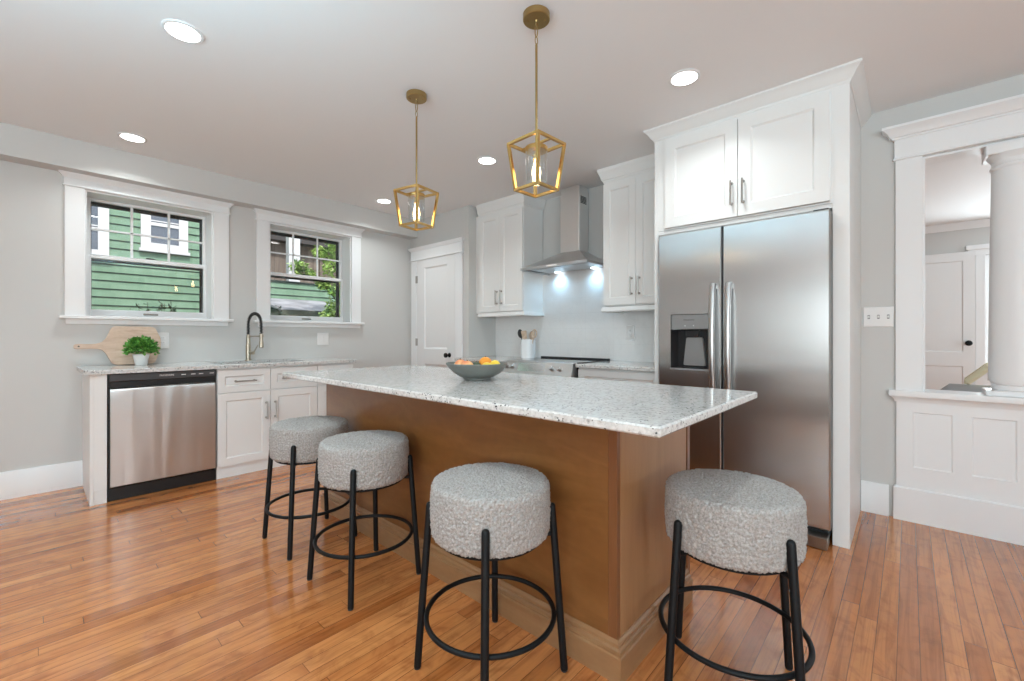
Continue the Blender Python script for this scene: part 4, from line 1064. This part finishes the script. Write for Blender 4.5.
dup(d0, (2.127, -1.156, H), 0, 'round recessed ceiling light between the two pendants, before the range wall')
dup(d0, (.543, -1.141, H), 0, 'round recessed ceiling light by the soffit behind the farther pendant')
for (x, y) in ((2.145, -3.19), (3.765, -1.22), (.516, -3.18), (2.127, -1.156), (.543, -1.141), (3.77, -3.2), (2.1, -5.2), (3.8, -5.2), (5.4, -5.2)):  # last three are added unseen lights behind the viewpoint, without fixtures
    can_light(x, y)

# ------------------------------------------------------------------ outdoors
single('yard', B(-16, -14, -.75, -.6, 12, -.7), 'ground', 'shaded yard ground outside the kitchen windows', 'ground', (-8, 0, -.75), kind='structure')
# green house
HX = -3.0
t = T('neighbour_house', 'green shingled house wall with white windows outside the first sash window', 'house', (HX, -4.0, -.7))
mb = MB(); z = -.7; k = 0
while z < 4.6:
    z1 = z + .107
    mb.add([(HX + .018, -8.5, z), (HX + .018, -1.35, z), (HX + .004, -1.35, z1), (HX + .004, -8.5, z1), (HX + .004, -8.5, z), (HX + .004, -1.35, z)], [(0, 1, 2, 3), (0, 4, 5, 1)]); z = z1
mb2 = B(HX - 4, -8.5, -.7, HX + .003, -1.35, 4.65)
t.part('wall_core', mb2, 'siding')
t.part('siding', mb, 'siding')
mb = MB(); z = -.7
while z < 4.6: mb.box(HX + .003, -8.5, z - .010, HX + .0165, -1.35, z); z += .107
t.part('course_shade_lines', mb, 'gap')  # dark strips painted in as shade below each course
def ext_win(y0, y1, z0, z1, tw):
    fr = MB(); fr.box(HX, y0, z0, HX + .05, y0 + tw, z1); fr.box(HX, y1 - tw, z0, HX + .05, y1, z1); fr.box(HX, y0 + tw, z0, HX + .05, y1 - tw, z0 + tw); fr.box(HX, y0 + tw, z1 - tw, HX + .05, y1 - tw, z1)
    fr.box(HX, y0 - .02, z0 - .02, HX + .075, y1 + .02, z0 + .02)
    f = t.part('window', fr, 'extwhite')
    t.part('pane', B(HX + .01, y0 + tw, z0 + tw, HX + .025, y1 - tw, z1 - tw), 'extglass', f)
    zm = z0 + tw + .24; s_ = MB(); s_.box(HX + .02, y0 + tw, zm, HX + .04, y1 - tw, zm + .045); s_.box(HX + .02, y0 + tw, zm + .06, HX + .036, y1 - tw, zm + .075)
    t.part('sash_rail', s_, 'extwhite', f)
ext_win(-2.685, -2.165, 2.315, 3.55, .105)
ext_win(-3.75, -3.0, 2.14, 3.55, .105)
t.part('roof', B(HX - 4.2, -8.7, 4.65, HX + .35, -1.15, 4.8), 'eave')
t.part('corner_board', B(HX - .02, -1.40, -.7, HX + .04, -1.30, 4.65), 'extwhite')
# green porch with post
t = T('porch', 'green clad porch half wall with a white post outside the second window', 'porch', (HX, 0.2, -.7))
mb = MB(); z = -.7
while z < 2.0:
    z1 = z + .115
    mb.add([(HX + .018, -1.29, z), (HX + .018, 2.4, z), (HX + .004, 2.4, z1), (HX + .004, -1.29, z1), (HX + .004, -1.29, z), (HX + .004, 2.4, z)], [(0, 1, 2, 3), (0, 4, 5, 1)]); z = z1
t.part('siding', mb, 'siding')
mb = MB(); z = -.7
while z < 2.0: mb.box(HX + .003, -1.29, z - .011, HX + .0165, 2.4, z); z += .115
t.part('course_shade_lines', mb, 'gap')  # shade lines painted in below the porch courses
t.part('wall_core', B(HX - .12, -1.29, -.7, HX + .003, 2.4, 2.03), 'siding')
t.part('cap_rail', B(HX - .14, -1.29, 2.03, HX + .03, 2.4, 2.06), 'gap')
t.part('post', B(HX - .08, -.79, 2.06, HX + .05, -.61, 4.2), 'extwhite')
t = T('brown_house', 'brown boarded house wall beyond the green porch', 'house', (-6.3, 1.2, -.7))
mb = MB()
y = -1.05
rn = random.Random(4)
while y < 4.4: mb.box(-6.35, y, -.7, -6.3 + rn.uniform(0, .03), y + .145, 3.35); y += .15
t.part('boards', mb, 'brownwood')
t.part('eave', B(-6.9, -1.1, 3.35, -6.0, 4.6, 3.55), 'eave')
t.part('upper_wall', B(-6.5, -1.1, 3.55, -6.3, 4.4, 6.5), 'shedroof')
t = T('lean_to_roof', 'pale sloped lean-to roof low outside the second window', 'roof', (-2.4, .2, -.7))
mb = MB(); mb.add([(-2.97, -1.28, 1.76), (-2.97, 2.3, 1.76), (-1.95, 2.3, 1.53), (-1.95, -1.28, 1.53), (-2.97, -1.28, 1.73), (-2.97, 2.3, 1.73), (-1.95, 2.3, 1.50), (-1.95, -1.28, 1.50)], [(0, 1, 2, 3), (7, 6, 5, 4), (0, 4, 5, 1), (1, 5, 6, 2), (2, 6, 7, 3), (3, 7, 4, 0)])
t.part('roof_sheet', mb, 'shedroof')
t.part('fascia', B(-1.95, -1.28, 1.30, -1.90, 2.3, 1.52), 'olive')
t.part('side_wall', B(-2.96, -1.27, -.7, -1.96, 2.28, 1.49), 'olive')
# tree and shrubs
def foliage(seed, blobs, n, l, w):
    rn = random.Random(seed); mb = MB()
    for (c, r) in blobs:
        for k in range(n):
            d = Vector((rn.gauss(0, 1), rn.gauss(0, 1), rn.gauss(0, 1))); d = d.normalized() * r * rn.uniform(.3, 1)
            leaf(mb, Vector(c) + d, (rn.uniform(-1, 1), rn.uniform(-1, 1), rn.uniform(-1, .3)), (0, 0, 1), l * rn.uniform(.7, 1.3), w * rn.uniform(.7, 1.2))
    return mb
t = T('tree', 'leafy green tree sunlit outside the second sash window', 'tree', (-1.4, -.52, -.7))
blobs = [((-1.5, -.68, 2.40), .22), ((-1.5, -.72, 2.12), .20), ((-1.5, -.92, 2.34), .10), ((-1.5, -.60, 2.7), .3), ((-1.55, -1.20, 2.10), .12), ((-1.5, -1.06, 2.02), .08), ((-1.5, -.88, 1.90), .08), ((-1.45, -.70, 1.82), .14), ((-1.45, -.74, 1.56), .14), ((-1.45, -.84, 1.44), .10), ((-1.4, -.35, 2.2), .3), ((-1.4, -.3, 2.7), .4)]
t.part('foliage', foliage(11, blobs, 230, .062, .022), 'treeleaf')
mb = MB().tube([(-1.4, -.52, -.7), (-1.42, -.52, .8), (-1.45, -.55, 1.7), (-1.5, -.6, 2.4), (-1.45, -.5, 2.9)], [.04, .034, .026, .016, .006], 12)
mb.tube([(-1.44, -.54, 1.5), (-1.5, -.85, 1.85), (-1.55, -1.2, 2.1)], [.012, .008, .003], 8); mb.tube([(-1.46, -.56, 1.9), (-1.5, -.75, 2.2), (-1.5, -.9, 2.35)], [.012, .008, .003], 8); mb.tube([(-1.44, -.54, 1.2), (-1.45, -.74, 1.5), (-1.45, -.8, 1.7)], [.012, .008, .003], 8)
t.part('trunk', mb, 'bark')
def shrub(x, y, top, lab, seed):
    rn = random.Random(seed); t = T('shrub', lab, 'shrub', (x, y, -.7)); mb = MB(); lf = MB()
    for k in range(9):
        a = rn.uniform(0, 6.28); q = rn.uniform(.05, .16); e = Vector((x + math.cos(a) * q, y + math.sin(a) * q * 1.3, top - rn.uniform(0, .10)))
        mb.tube([(x, y, -.7), ((x + e.x) / 2, (y + e.y) / 2, (top - .7) / 2), tuple(e)], [.007, .005, .002], 6)
        for j in range(26):
            f = rn.uniform(0, 1) ** .6; p = Vector(((x + e.x) / 2, (y + e.y) / 2, (top - .7) / 2)).lerp(e, f)
            leaf(lf, p, (rn.uniform(-1, 1), rn.uniform(-1, 1), rn.uniform(-.4, .7)), (0, 0, 1), .06, .016)
    t.part('stems', mb, 'bark'); t.part('foliage', lf, 'darkleaf')
shrub(-.9, -2.86, 1.515, 'dark leafed shrub tip at the bottom of the first sash window', 21)
shrub(-.9, -1.68, 1.50, 'dark leafed shrub at the bottom left of the second sash window', 22)
